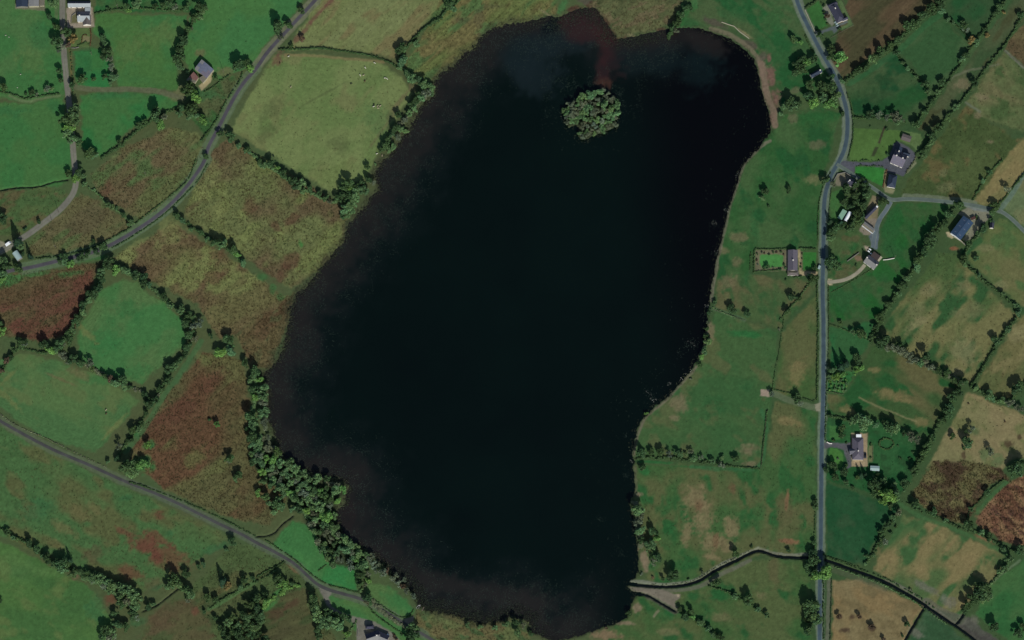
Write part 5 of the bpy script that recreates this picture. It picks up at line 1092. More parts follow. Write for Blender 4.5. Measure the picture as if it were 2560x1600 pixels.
# ---------------------------------------------------------------- hedges
for lab, tile, pts, wd, ht, tone, den in [
 ('clipped hedge along the north side of the big western pasture', T00, ((900,130),(1050,95),(1250,82),(1400,85),(1600,100),(1780,95)), 1.6, 1.6, 'd', .8),
 ('hedge south of the sheep pasture at the left edge', T00, ((-40,860),(90,885),(160,910),(235,938),(330,920),(430,900),(560,885)), 1.5, 1.4, 'd', .85),
 ('hedge of the western lane on its east side', T00, ((665,480),(678,600),(685,740),(690,900)), .9, 1.1, 'd', .6),
 ('curved hedge between the lane pasture and the heath', T00, ((960,1500),(1050,1430),(1150,1385),(1230,1290),(1310,1225),(1420,1160),(1550,1060),(1700,1020),(1850,1040)), 2.0, 2.0, 'd', 1),
 ('roadside hedge below the big barn', T00, ((2290,690),(2270,760),(2190,880),(2110,1010),(2060,1110),(2010,1190),(1900,1340)), 1.5, 1.5, 'd', .75),
 ('short hedge between the big barn and the road', T00, ((1930,870),(2010,830),(2090,760),(2180,700)), 1.4, 1.4, 'd', .9),
 ('scrubby bank hedge west of the barn field', T00, ((1890,60),(1850,170),(1790,260),(1730,390),(1700,480),(1690,620)), 2.4, 2.2, 'd', .9),
 ('dark hedge between the two tan hay fields', T01, ((220,470),(330,468),(420,465),(480,470),(560,452),(720,470),(860,490),(1000,512),(1150,542),(1240,580),(1320,625)), 1.7, 1.7, 'd', 1),
 ('dark hedge climbing northeast from the wooded corner', T01, ((1950,-30),(1900,30),(1840,60),(1770,130),(1740,190),(1650,225),(1560,290),(1480,390),(1430,440)), 1.8, 2.0, 'd', 1),
 ('wild hedge running down to the lake corner', T01, ((1340,640),(1450,700),(1560,760),(1640,800)), 2.6, 2.4, 'b', 1),
 ('lakeside thicket hedge under the tan field', T01, ((1620,900),(1540,960),(1450,1060),(1380,1160),(1300,1260),(1240,1350),(1190,1410)), 3.4, 2.4, 's', 1),
 ('tree hedge below the tan field down to the lake', T11, ((-100,-110),(60,30),(180,100),(260,160),(350,220),(480,290),(600,350),(680,385),(760,400)), 2.6, 2.2, 'b', 1),
 ('hedge southeast of the road bend through the heath', T10, ((1640,510),(1750,590),(1900,690),(2050,790),(2200,870),(2290,980)), 2.0, 1.8, 'd', .9),
 ('broken hedge between the two heath fields in the bend', T10, ((840,260),(950,340),(1000,410),(1100,470),(1170,520),(1240,590)), 1.6, 1.5, 'b', .7),
 ('low hedge on the north side of the road bend', T10, ((1850,0),(1790,180),(1700,270),(1560,380),(1420,490),(1270,610)), 1.0, 1.0, 'd', .9),
 ('low hedge on the outside of the road bend', T10, ((1960,40),(1880,190),(1760,320),(1600,480),(1400,630),(1230,740),(1050,840)), .9, .8, 'd', .8),
 ('roadside hedge north of the road near the left edge', T10, ((1240,635),(1100,720),(980,780),(860,840),(740,870),(560,910),(340,935)), 1.3, 1.3, 'd', .85),
 ('hedge west of the round meadow', T10, ((1040,950),(960,1060),(940,1160),(850,1260),(790,1380),(720,1512)), 3.0, 2.4, 'd', 1),
 ('thick hedge northeast of the round meadow', T10, ((1100,1000),(1240,1080),(1370,1150),(1480,1260),(1560,1310),(1690,1420),(1800,1510)), 2.8, 2.2, 'b', 1),
 ('hedge between the round meadow and the lower pasture', T20, ((560,330),(690,380),(780,400),(870,460),(970,520),(1080,575),(1180,610),(1250,640),(1350,690),(1400,740)), 2.8, 2.2, 's', 1),
 ('ditch hedge between the meadows and the red heath', T20, ((1840,150),(1760,330),(1600,470),(1560,600),(1480,740),(1390,850),(1310,1010),(1210,1140),(1120,1290)), 2.2, 2.0, 'd', 1),
 ('hedge round the top of the lower left pasture', T20, ((-40,560),(40,440),(120,320),(180,260),(300,290),(420,310),(520,300)), 2.2, 2.0, 'd', .9),
 ('low verge hedge north of the southern road', T20, ((-40,860),(80,950),(220,1030),(400,1100),(560,1180),(720,1260),(900,1340),(1020,1400)), 1.2, .7, 's', .6),
 ('hedge above the bottom left pasture', T30, ((-40,450),(60,490),(160,550),(270,600),(340,660),(440,740),(530,770),(650,830),(740,875)), 2.4, 2.0, 'd', 1),
 ('broad dark thicket hedge of the bottom left pastures', T30, ((760,880),(900,900),(1010,950),(1110,1000),(1210,1050),(1290,1110)), 5.0, 3.2, 'd', 1),
 ('second row of the broad thicket hedge, lower side', T30, ((800,920),(950,985),(1080,1060),(1180,1130),(1230,1190)), 4.6, 2.8, 'b', 1),
 ('roadside hedge of the southern road on its north side', T30, ((1230,20),(1420,80),(1600,150),(1900,270),(2200,420),(2419,530)), 1.4, .9, 'd', .7),
 ('low hedge beside the small meadow and road', T31, ((90,570),(200,640),(350,740),(480,860),(600,950),(660,980)), 1.1, .9, 'd', .9),
 ('dark hedge under the small bright meadow', T31, ((690,995),(800,1020),(900,1050),(980,1065)), 1.0, .9, 'd', 1),
 ('tall hedge east of the small bright meadow', T31, ((960,860),(955,930),(975,1000),(990,1060)), 2.2, 2.6, 'd', 1),
 ('short hedge splitting the two lakeside meadows', T31, ((590,860),(630,825),(665,798)), 1.0, 1.0, 'd', 1),
 ('dark hedge below the lawn of the bottom house', T31, ((1060,1190),(1120,1270),(1230,1350),(1330,1420),(1420,1470)), 1.0, 1.0, 'd', 1),
 ('overgrown strip hedge beside the lane to the boat', T31, ((1100,1150),(1200,1240),(1320,1340),(1430,1410)), 3.4, 1.2, 's', .8),
 ('hedge of the boat meadow along the lane', T31, ((1110,1130),(1200,1190),(1300,1270),(1390,1305),(1450,1290),(1490,1220)), 1.0, .8, 'd', .9),
 ('hedge of the drive beside the bottom house lawn', T31, ((950,1330),(900,1420),(870,1490),(830,1512)), 1.6, 1.3, 'b', .9),
 ('tall stream hedge running into the lake at the north', T02, ((1690,50),(1640,70),(1600,130),(1550,210),(1510,280),(1470,370)), 2.6, 2.6, 'd', 1),
 ('long dark hedge below the brown ploughed field', T03, ((730,775),(850,680),(960,590),(1060,520),(1180,440),(1280,340),(1400,230),(1530,110),(1660,0)), 3.4, 3.0, 'd', 1),
 ('hedge dividing the two green fields by the road bend', T03, ((1200,490),(1270,590),(1340,650),(1400,720),(1480,790),(1520,860)), 1.7, 1.6, 'd', .9),
 ('broken hedge near the yellow gorse', T03, ((1690,170),(1760,230),(1820,280),(1900,370)), 1.5, 1.4, 'd', .7),
 ('long straight dark hedge west of the strip field', T03, ((2240,0),(2150,140),(2040,290),(1960,400),(1860,530),(1790,650),(1720,740),(1620,880),(1550,980),(1460,1070),(1380,1200)), 2.4, 2.6, 'd', 1),
 ('long straight dark hedge east of the strip field', T03, ((2430,110),(2330,280),(2200,480),(2070,630),(1960,790),(1860,920),(1760,1050),(1640,1170),(1560,1290),(1480,1400),(1430,1512)), 2.0, 2.2, 'd', 1),
 ('hedge north of the tarmac yard house garden', T03, ((815,1110),(930,1120),(1050,1110),(1180,1125),(1300,1160)), 1.7, 1.6, 'd', 1),
 ('roadside hedge in front of the tarmac yard house', T03, ((745,885),(785,980),(805,1100),(805,1280),(782,1400),(755,1500)), 1.1, 1.2, 'd', 1),
 ('hedge along the top of the patio bungalow lawn', Z4, ((320,290),(480,190),(640,90),(760,-20)), 1.5, 1.6, 'd', 1),
 ('thin hedge west of the road beside the yellow tree', T03, ((350,330),(390,430),(430,500)), 1.0, 1.0, 'd', .8),
 ('very long dark stream hedge east of the green field', T13, ((1810,400),(1720,520),(1640,620),(1560,690),(1500,800),(1420,920),(1370,1050),(1270,1180),(1190,1310),(1110,1430),(1040,1512)), 3.4, 3.0, 'd', 1),
 ('dark hedge end meeting the stream hedge by the road field', T23, ((1070,0),(1030,70),(985,150),(965,220)), 3.0, 2.8, 'd', 1),
 ('hedge from the blue shed down the hay field', T13, ((2050,610),(1990,700),(1900,800),(1850,900),(1860,980),(1950,1050),(2050,1150),(2200,1260),(2340,1380),(2380,1490)), 2.0, 2.0, 'd', .95),
 ('hedge on the west side of the tan strip', T13, ((2210,0),(2100,110),(2010,250),(1930,380)), 1.6, 1.6, 'd', .9),
 ('dark hedge on the east side of the tan strip', T13, ((2430,120),(2330,240),(2230,370),(2160,440)), 1.4, 1.6, 'd', 1),
 ('long dark hedge between the two hay fields near the right edge', T23, ((2340,-10),(2250,120),(2160,240),(2080,360),(2000,500),(1915,640)), 2.4, 2.6, 'd', 1),
 ('dark hedge below the eastern hay field', T23, ((1930,630),(2040,690),(2150,750),(2280,775),(2340,700),(2430,590)), 2.4, 2.2, 'd', 1),
 ('thick grey-green thicket hedge above the striped field', T23, ((1040,180),(1150,250),(1290,320),(1400,380),(1480,400),(1580,470),(1700,525),(1850,600)), 3.4, 2.6, 's', 1),
 ('dark hedge between the striped field and the tan field', T23, ((1810,610),(1750,710),(1710,820),(1650,920),(1600,1000),(1540,1110),(1480,1220),(1420,1330),(1370,1440)), 3.0, 2.6, 'd', 1),
 ('northern garden hedge of the grey hipped bungalow', T23, ((565,905),(640,920),(700,930),(800,945)), 1.8, 1.8, 'd', 1),
 ('clipped ring hedge in the garden of the grey hipped bungalow', T23, tuple((1118+72*math.cos(k*.5236), 1172+52*math.sin(k*.5236)) for k in range(13)), 1.3, 1.2, 'd', 1),
 ('roadside hedge west of the main road, northern length', T13, ((590,120),(540,200),(505,300),(480,420),(470,560),(470,760)), .9, 1.0, 'd', .9),
 ('roadside hedge west of the main road, middle length', T13, ((468,1100),(462,1250),(470,1400),(475,1500)), 1.5, 1.8, 'd', 1),
 ('dark roadside hedge west of the main road, lower length', T23, ((472,0),(468,200),(466,400),(463,600),(462,760)), 1.3, 1.4, 'd', 1),
 ('roadside hedge east of the main road, lower length', T23, ((575,0),(572,200),(565,400),(555,560),(548,800),(540,1140)), .8, .9, 'd', .8),
 ('roadside hedge east of the main road by the lawns', T13, ((600,270),(582,420),(570,560),(560,700)), .8, 1.0, 'd', .8),
 ('roadside hedge east of the main road by the big pasture', T13, ((575,1190),(572,1340),(575,1512)), .9, 1.0, 'd', .9),
 ('hedge down the lane corner towards the lake pasture', T13, ((440,1110),(370,1190),(300,1300),(240,1360),(180,1430),(110,1512)), 1.4, 1.6, 'd', .9),
 ('long thin hedge on the northern edge of the mauve bungalow garden', Y1, ((205,280),(500,285),(850,280),(1190,270)), .9, 1.2, 'd', 1),
 ('western hedge of the mauve bungalow garden', Y1, ((195,310),(190,500),(180,750),(165,1000)), 1.0, 1.4, 'd', 1),
 ('southern hedge of the mauve bungalow garden', Y1, ((215,960),(450,945),(700,925),(950,915)), .9, 1.2, 'd', 1),
 ('short dark hedge north of the front lawn of the mauve bungalow', Y1, ((1560,255),(1750,265),(1900,270),(2050,280)), 1.6, 1.6, 'd', 1),
 ('shrub hedge south of the gravel drive of the mauve bungalow', Y1, ((1380,1130),(1500,1120),(1640,1110)), 1.6, 1.6, 'd', 1),
 ('sparse outer hedge west of the mauve bungalow garden', Y1, ((100,380),(75,600),(60,850),(45,980)), 1.0, 1.0, 'd', .7),
 ('driveway hedge of the tarmac yard house, northern side', Z6, ((180,735),(300,735),(430,710),(560,725),(680,740),(800,725)), .8, .9, 'd', .6),
 ('driveway hedge of the tarmac yard house, southern side', Z6, ((260,860),(380,830),(560,850),(680,840),(800,850),(880,870)), .8, .8, 'd', .6),
 ('flowering hedge strip beside the navy hipped garage', Z6, ((950,930),(920,1050),(890,1180),(870,1310)), .9, .9, 'o', .9),
 ('pale shrub border east of the tarmac yard house', Z6, ((1600,640),(1560,760),(1480,860),(1400,980),(1380,1040)), 1.2, 1.0, 's', .9),
 ('curved hedge in the flower garden of the farm lane cottage', Z1, ((1860,1060),(1865,960),(1890,890),(1960,870),(2000,900)), .6, .7, 'o', 1),
 ('straight hedge east of the farm lane cottage garden', Z1, ((2075,730),(2090,860),(2090,1000),(2070,1160)), .8, .9, 'o', 1),
 ('hedge across the foot of the farm lane cottage garden', Z1, ((1760,1160),(1850,1110),(1980,1060)), .8, 1.0, 'd', 1),
 ('hedge of bushes on the promontory edge', T22, ((1180,1310),(1300,1300),(1480,1300),(1650,1330),(1790,1340),(1950,1360),(2080,1385)), 2.4, 1.7, 'd', 1),
 ('thin hedge at the corner of the promontory pasture', T22, ((2090,1388),(2190,1394),(2260,1398),(2345,1402)), 1.5, 1.2, 'd', 1),
 ('thin dark hedge down the eastern side of the promontory pasture', T22, ((2412,850),(2395,1000),(2375,1180),(2355,1380)), 1.1, 1.2, 'd', 1),
 ('lakeside hedge on the eastern shore above the promontory', T22, ((1840,130),(1845,200),(1815,300),(1790,370),(1750,430)), 2.0, 1.8, 'b', .9),
 ('hedge line from the peninsula towards the bottom edge', T32, ((1580,1220),(1680,1290),(1780,1350),(1880,1430),(2000,1512)), 1.8, 1.8, 'd', .8),
 ('hedge line southeast of the stream in the lower pasture', T32, ((1860,1005),(2000,1040),(2120,1100),(2230,1160),(2330,1230),(2430,1300)), 1.7, 1.6, 'd', .8),
 ('hedge between the dark green field and the tan field', T33, ((1250,300),(1160,400),(1090,490),(1040,600),(990,690),(930,790)), 2.4, 2.2, 'd', .9),
 ('long low hedge below the brown scrub', T33, ((1310,220),(1460,300),(1560,330),(1690,390),(1830,460),(2000,510),(2150,590),(2240,650),(2400,690)), 1.8, 1.6, 'd', .75),
 ('hedge between the two brown scrub fields', T33, ((2230,0),(2120,80),(2040,160),(1970,230),(1900,300),(1880,380)), 1.6, 1.6, 'd', .8),
 ('hedge beside the bright green field at the right edge', T33, ((2290,720),(2260,790),(2220,860),(2160,920),(2090,1000)), 1.8, 1.8, 'b', .9),
 ('dark hedge by the plantation at the road', T23, ((560,675),(640,690),(712,705)), .9, .9, 'd', .9),
 ('hedge row above the track gate', T23, ((50,660),(130,675),(220,695),(330,745),(440,770)), 1.0, 1.0, 'd', .85),
 ('thin hedge up the western side of the long road field', T23, ((150,-20),(130,120),(100,320),(60,520),(40,680)), .9, .9, 'd', .8),
 ('hedge between the lake pasture and the promontory pasture', T12, ((1890,1395),(2060,1470),(2170,1512)), 1.0, .9, 'b', .8),
 ('thin hedge at the edge of the road bank field', T33, ((545,720),(640,745),(760,790),(860,820)), .8, .7, 'd', .9),
 ('low hedge running up to the striped field', T23, ((575,40),(640,55),(760,110),(850,135),(960,200)), 1.0, 1.0, 'd', .7),
 ('thin hedge at the foot of the mauve bungalow road field', T13, ((575,1260),(700,1200),(830,1120),(960,1050),(1050,985)), .7, .6, 'd', .8),
 ('roadside hedge west of the main road at the bottom', T33, ((450,190),(445,300),(440,560),(430,680)), 1.1, 1.3, 'd', .7),
 ('dark hedge between the tan field and the southern road', T33, ((600,940),(598,1100),(592,1300),(588,1512)), .9, 1.0, 'd', .9),
 ('hedge on the bank below the conifer field', T30, ((1985,1215),(2100,1125),(2250,1050),(2419,965),(2530,910),(2620,850)), 1.6, 1.6, 'd', .75),
 ('bright scrub hedge along the brown field below the lake road', T31, ((0,1235),(120,1165),(240,1060),(330,1010),(420,990)), 2.6, 1.6, 'g', .8),
 ('dark hedge of the rough field beside the lake road', T31, ((10,915),(110,855),(200,820),(265,772)), 1.2, 1.3, 'd', 1),
 ('scrub under the northern part of the southwestern shore wood', T20, ((2420,470),(2400,600),(2410,740),(2395,900),(2410,1040),(2440,1180),(2480,1300)), 5.0, 3.0, 'b', .9),
 ('scrub along the water edge of the southwestern shore wood', T21, ((60,1120),(150,1200),(220,1320),(350,1430),(520,1490),(700,1530),(790,1600)), 4.0, 2.6, 's', .9),
 ('scrub along the field edge of the southwestern shore wood', T31, ((80,-30),(300,120),(440,250),(500,380),(570,520),(660,660),(730,760)), 5.0, 3.2, 'b', .9),
 ('scrub through the middle of the southwestern shore wood', T31, ((500,60),(600,180),(650,330),(720,480),(800,600),(930,720)), 5.0, 3.4, 'b', .9),
 ('rushy bank growth along the stream below the road, north side', T33, ((580,740),(720,790),(920,860),(1120,930),(1270,1020),(1420,1100),(1570,1210)), 1.3, .8, 'd', .55),
 ('rushy bank growth along the stream below the road, south side', T33, ((560,800),(690,845),(890,915),(1090,985),(1240,1075),(1390,1150),(1540,1260),(1700,1370)), 1.2, .8, 'b', .5),
 ('rushy growth along the stream west of the main road', T32, ((1300,985),(1500,990),(1650,970),(1770,930),(1870,860),(1970,800),(2090,750),(2240,670)), 1.0, .7, 's', .4),
 ('bushy scrub along the eastern shore above the peninsula', T32, ((1170,210),(1190,330),(1200,450),(1210,560),(1230,640)), 4.5, 2.6, 's', .9),
 ('hedge beside the road under the lime tree', T33, ((520,960),(530,1040),(520,1160),(525,1300),(525,1500)), 1.2, 1.2, 'd', .8)]:
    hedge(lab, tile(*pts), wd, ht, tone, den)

# ---------------------------------------------------------------- trees and bushes
row('along the western farm lane, upper part', 'N', T00, [(510,25,45),(465,150,32,'d'),(530,245,40,'d'),(622,300,55,'d'),(530,390,58,'d'),(585,430,42,'s'),(560,480,28,'s'),(640,425,35,'o'),(685,370,50,'y'),(565,680,38,'d'),(575,755,28,'d'),(682,820,40,'d')])
row('over the western farm lane, lower part', 'N', T00, [(620,1130,70,'d'),(690,1060,72),(712,1150,45),(650,1205,55,'g'),(640,1270,58),(690,1310,45),(742,1350,40,'d'),(665,1345,28),(640,1640,36,'d'),(755,1620,45,'d'),(705,1690,42,'g'),(785,1660,34),(800,1740,28)])
row('in the line east of the paddock', 'N', T00, [(965,355,42,'d'),(992,415,32),(1010,505,58,'d'),(1045,565,50,'s'),(1060,625,45,'s'),(1070,720,42),(985,730,30,'d'),(890,750,26,'d'),(780,745,44,'d'),(1052,780,30)])
row('on the hedge north of the big pasture', 'W', T00, [(1015,80,20,'d'),(1190,50,38,'d'),(1210,92,34,'g'),(1290,15,45),(1285,60,32),(1470,60,28,'d'),(1540,55,34,'d'),(1605,25,45,'d'),(1650,70,34,'s'),(1768,70,34,'d')])
row('in the row west of the barn field', 'N', T00, [(1895,55,62,'d'),(1925,100,42),(1850,165,42,'d'),(1885,165,34),(1778,260,34,'d'),(1802,272,28,'s'),(1722,385,58,'d'),(1700,470,44,'d'),(1690,560,54,'d'),(1702,625,38),(1770,680,20)])
row('around the big slate blue barn', 'W', T00, [(1765,835,78,'d'),(1852,910,66,'g'),(2032,740,28,'d'),(2240,615,58,'d'),(2340,600,45,'d'),(2360,655,40,'g')])
row('on the curved hedge above the heath', 'W', T00, [(835,1450,68,'d'),(895,1475,40),(1130,1340,28,'d'),(1310,1180,34,'d'),(1372,1150,28,'d'),(1480,1085,72,'d'),(1510,1180,50,'g'),(1560,1110,44,'s'),(1722,1015,34,'d'),(1690,1080,34),(1822,1035,64,'d'),(1790,1095,40),(1920,1130,48,'g'),(1875,1100,40)])
row('on the hedge below the sheep pasture', 'W', T00, [(18,815,48,'d'),(245,890,20,'d'),(295,875,28,'d'),(350,890,22,'s'),(430,850,28,'s'),(460,830,38,'s'),(495,840,24)])
row('by the road bend at the tan field', 'N', T00, [(2078,1260,34,'d'),(2172,1290,48,'d'),(1950,1475,34,'d'),(2262,1380,28),(2335,1425,32)])
row('by the road beside the upper tan field', 'N', T01, [(430,95,36,'d'),(195,250,64,'d'),(302,240,40,'d'),(240,360,38,'s'),(430,370,34,'o'),(330,430,24,'d')])
row('on the hedge northeast of the tan fields', 'N', T01, [(1830,35,50,'d'),(1862,70,38),(1395,450,45,'d'),(1348,500,42,'d'),(1372,575,50),(1402,535,34),(1520,410,34)])
row('in the lakeside thicket by the tan field', 'N', T01, [(1420,700,38),(1472,740,45),(1530,765,45),(1592,790,45),(1640,830,45),(1600,880,50,'s'),(1650,890,34),(1540,880,38,'d'),(1510,940,40,'d'),(1562,935,45),(1468,985,38,'d'),(1502,1020,38),(1452,1065,34),(1345,1090,38,'d'),(1410,1135,38,'s'),(1308,1210,45,'d'),(1370,1215,38),(1412,1235,34),(1290,1275,34),(1342,1295,40,'s'),(1250,1325,34,'d'),(1295,1375,38),(1210,1375,38,'d'),(1188,1415,30,'d'),(1252,1412,34)])
row('in the clump under the tan field', 'N', T11, [(1055,70,30,'d'),(1128,40,14),(860,215,58,'d'),(828,275,50,'d'),(902,280,45,'g'),(962,250,40,'d'),(1002,220,40,'d'),(1062,178,40,'d'),(1102,212,40,'s'),(778,360,45,'d'),(850,355,60,'d'),(905,345,55),(952,310,48),(1012,280,45),(880,425,55),(932,400,45),(838,462,50),(902,482,40),(815,540,28,'d'),(852,520,34)])
row('on the hedge below the large tan field', 'W', T11, [(-80,-90,38,'d'),(28,20,36,'d'),(70,42,40),(150,25,40,'d'),(200,75,28,'g'),(262,130,40,'d'),(322,180,45,'d'),(372,218,60,'d'),(432,230,45),(452,295,34),(502,270,40,'d'),(600,330,30,'d'),(660,360,34,'d'),(692,392,28,'s')])
row('on the hedge southeast of the road bend', 'W', T10, [(1668,528,40,'d'),(1732,570,34),(1802,652,28),(1890,688,34,'d'),(1962,752,28),(2038,788,50,'d'),(2092,812,45),(2120,770,28),(2198,850,45,'d'),(2242,890,34,'g'),(2292,972,34)])
row('on the broken hedge inside the road bend', 'W', T10, [(890,282,18),(948,332,20,'d'),(1020,420,34),(1062,445,24),(1100,452,20,'d'),(1162,520,28,'d'),(1230,590,34)])
row('by the farm at the left edge', 'W', T10, [(160,770,50,'c'),(238,652,20,'d'),(368,580,22,'d'),(18,560,50,'d'),(185,812,38),(280,905,32,'c'),(220,885,24,'d'),(168,1020,44,'d'),(30,962,55),(62,1012,50,'d'),(18,1062,50),(602,905,34,'d'),(622,965,40),(662,985,44,'g'),(880,770,24,'d'),(780,912,34,'d'),(832,890,34,'d'),(910,862,34,'d'),(962,820,40,'d'),(992,832,28),(558,962,34,'d'),(740,932,24,'d'),(30,1130,40,'g')])
row('in the belt west of the round meadow', 'N', T10, [(1030,975,55,'d'),(962,1055,44),(950,1130,44,'d'),(930,1200,50,'d'),(872,1262,50,'d'),(852,1312,40),(802,1362,45,'d'),(790,1432,45),(742,1492,40,'d'),(708,1540,45,'d'),(690,1598,40),(658,1645,40,'d'),(640,1705,50,'d')])
row('along the top of the lower left pasture', 'W', T20, [(562,240,60,'d'),(592,215,34,'s'),(540,275,40),(470,290,44,'g'),(420,240,55,'d'),(210,210,45,'d'),(182,205,34),(240,232,40,'s'),(130,282,28,'d'),(60,382,34,'o'),(100,352,28,'d'),(20,112,45,'g'),(10,30,34,'d'),(15,482,28,'o')])
row('on the hedge below the round meadow', 'W', T20, [(600,332,45,'s'),(692,370,45,'d'),(640,402,28,'s'),(780,410,50,'d'),(852,410,45,'s'),(870,472,34),(980,530,34,'d'),(1040,560,44,'o'),(1092,592,45),(1150,570,45,'d'),(1180,622,40),(1230,640,28,'d'),(1370,702,34,'d'),(1402,780,40,'d')])
row('on the hedge northeast of the round meadow', 'N', T10, [(1090,1042,45,'g'),(1160,1030,45),(1200,1062,40),(1290,1090,45,'d'),(1370,1102,45,'d'),(1360,1172,45,'d'),(1402,1182,28),(1550,1290,45,'d'),(1600,1372,34),(1700,1412,45),(1770,1472,45,'d'),(1830,1502,34)])
row('on the ditch hedge by the round meadow', 'N', T20, [(1760,30,45,'d'),(1842,60,60,'s'),(1882,30,44,'s'),(1800,130,50,'d'),(1840,182,40,'s'),(1778,250,45,'d'),(1750,322,34,'d'),(1690,382,40,'d'),(1608,460,50,'d'),(1650,442,34),(1600,562,40,'d'),(1570,592,34,'d'),(1520,652,40,'d'),(1490,722,34,'s'),(1460,762,45,'d'),(1400,792,45,'d'),(1380,872,28,'d'),(1340,982,28,'d'),(1260,1032,45,'d'),(1302,1032,34),(1230,1132,34,'d'),(1130,1192,45,'s'),(1110,1302,34,'d'),(1020,1342,24),(1208,1390,70,'d'),(1242,1432,60),(1350,1372,58,'g'),(1402,1182,45,'g')])
row('in the red heath west of the lake', 'N', T20, [(1990,150,28,'d'),(2170,205,60,'d'),(2182,290,50),(2080,300,50,'g'),(2160,1312,45,'d'),(2172,1342,34,'s'),(2240,1470,45,'d'),(2230,1502,34),(2052,990,34,'g'),(1980,942,20,'d')])
row('in the wooded strip on the western shore', 'N', T20, [(2318,420,40,'d'),(2400,490,60,'d'),(2390,562,50),(2380,650,45,'d'),(2402,722,45,'g'),(2380,918,60,'d'),(2392,992,50),(2340,1032,28,'d'),(2392,1102,55,'d'),(2450,560,40,'g'),(2480,640,50),(2480,722,58),(2488,780,50,'s'),(2480,880,55),(2500,960,45,'s'),(2500,1030,34,'s'),(2430,1180,45),(2410,1260,45,'d'),(2440,1340,50)])
row('at the foot of the red heath', 'N', T31, [(90,170,44,'d'),(130,215,36),(212,222,50,'d'),(250,255,40),(62,20,40),(150,45,40,'d'),(20,120,34,'g'),(170,300,34)])
row('around the bottom house drive', 'W', T31, [(218,940,60,'d'),(245,992,48,'g'),(282,990,34,'g'),(75,1090,36,'d'),(102,1152,44,'g'),(10,1152,28,'d'),(350,982,24,'d'),(530,1105,56,'d'),(540,1190,55,'d'),(560,1260,60),(592,1302,50),(680,1258,45,'d'),(760,1280,45,'d'),(830,1310,45,'d'),(890,1312,34,'d'),(640,1342,60),(722,1352,65),(800,1372,55),(600,1402,50,'d'),(850,1452,38,'g'),(30,1310,45,'d'),(1048,1108,40,'d'),(1040,1160,38,'s'),(1080,1152,34,'d'),(1480,1420,60,'d'),(1482,1490,62,'d'),(590,1480,34,'d')])
row('on the shore wood edge by the meadow', 'N', T31, [(985,990,34,'d'),(992,1040,20),(1002,805,50,'d'),(982,890,45,'d'),(972,955,34,'d'),(1060,890,34,'s'),(1060,950,30,'g'),(1040,990,28,'s')])
row('in the willow scrub on the southwestern shore', 'N', T31, [(1078,735,48,'s'),(1112,800,45,'s'),(1202,880,48,'s'),(1282,930,38,'s'),(1352,980,42,'s'),(1430,1040,42,'s'),(1490,1100,34,'s'),(1140,860,36,'s'),(1240,860,30,'o'),(1330,900,30,'s'),(1390,1010,30,'o'),(1400,940,28,'s'),(1160,800,28,'s')])
row('on the hedge above the bottom left pasture', 'W', T30, [(65,490,28,'d'),(120,542,24),(165,562,24),(265,590,40,'d'),(340,662,40,'d'),(400,712,28),(450,740,45,'d'),(510,790,34),(570,778,55,'d'),(622,800,45,'d'),(658,760,30,'c'),(600,842,45),(680,892,45),(702,852,28)])
row('in the broad bottom left thicket', 'W', T30, [(830,890,34,'d'),(880,920,40),(950,940,45),(1002,960,45),(1060,990,50),(1120,1022,55),(1190,1042,55),(1250,1092,58),(1290,1142,58),(1200,1132,58,'s'),(1130,1102,55),(1060,1052,45),(970,1002,38,'s'),(870,952,34,'s'),(1270,1202,45),(1140,1182,45,'d'),(1250,1272,45,'d'),(1292,1302,34,'s'),(1090,1262,34,'d'),(1000,1420,60,'d'),(1100,1368,55,'d'),(1182,1392,45,'d'),(1060,1442,50),(970,1482,45,'d'),(1040,1492,50,'s'),(4,1140,24,'d')])
row('on the ditch through the lower rough pasture', 'W', T30, [(2198,580,38,'d'),(2140,662,22),(1880,820,24,'d'),(1922,800,24),(1758,880,45,'d'),(1640,958,62,'d'),(1672,995,55),(1602,1012,45),(1760,1048,55,'d'),(1792,1072,45),(1400,1192,34,'d'),(1442,1170,28),(1790,1120,40,'s')])
row('in the rough field above the dark copse', 'W', T30, [(2100,955,46,'c'),(2150,1002,44,'y'),(1958,1115,42,'d'),(2030,1130,34,'d'),(2310,940,34,'d'),(2270,1012,34),(2390,932,24,'d'),(2030,1300,30,'d'),(1930,1240,22,'d')])
row('near the small roadside cottage at the northeast', 'W', T03, [(235,378,45,'d'),(300,400,26,'g'),(320,550,44,'d'),(270,592,50,'d'),(322,650,55,'d'),(270,682,40,'d'),(372,598,44,'g'),(430,560,44,'d'),(590,470,42,'d'),(602,545,45,'d'),(672,565,64,'g'),(490,340,34,'d'),(500,820,55,'d'),(612,825,66,'d'),(652,900,40),(380,918,44,'d'),(440,980,54,'g'),(590,992,58,'g'),(522,932,45),(622,945,40),(402,800,44,'d'),(200,968,55,'d'),(242,1012,50),(282,980,40,'d'),(150,1002,38),(590,725,40,'d'),(130,1082,28),(700,1070,26,'d')])
row('on the long hedge below the ploughed field', 'W', T03, [(860,668,45,'d'),(920,640,40,'d'),(992,572,45),(1060,488,50,'d'),(1150,430,45,'d'),(1230,370,45,'d'),(1330,255,55,'d'),(1400,220,45,'d'),(1460,150,50,'d'),(1540,90,55,'d'),(1620,45,50,'d'),(700,762,28),(1640,100,34)])
row('on the hedge by the right road bend', 'N', T03, [(1218,500,40,'d'),(1275,590,22),(1320,640,28),(1390,722,24),(1490,795,42,'d'),(1512,870,28)])
row('around the yellow gorse in the northeast', 'W', T03, [(1700,180,28),(1745,210,24),(1850,240,45,'d'),(1872,282,34,'s'),(1918,380,40,'y'),(2070,330,26,'y'),(2230,120,20,'y')])
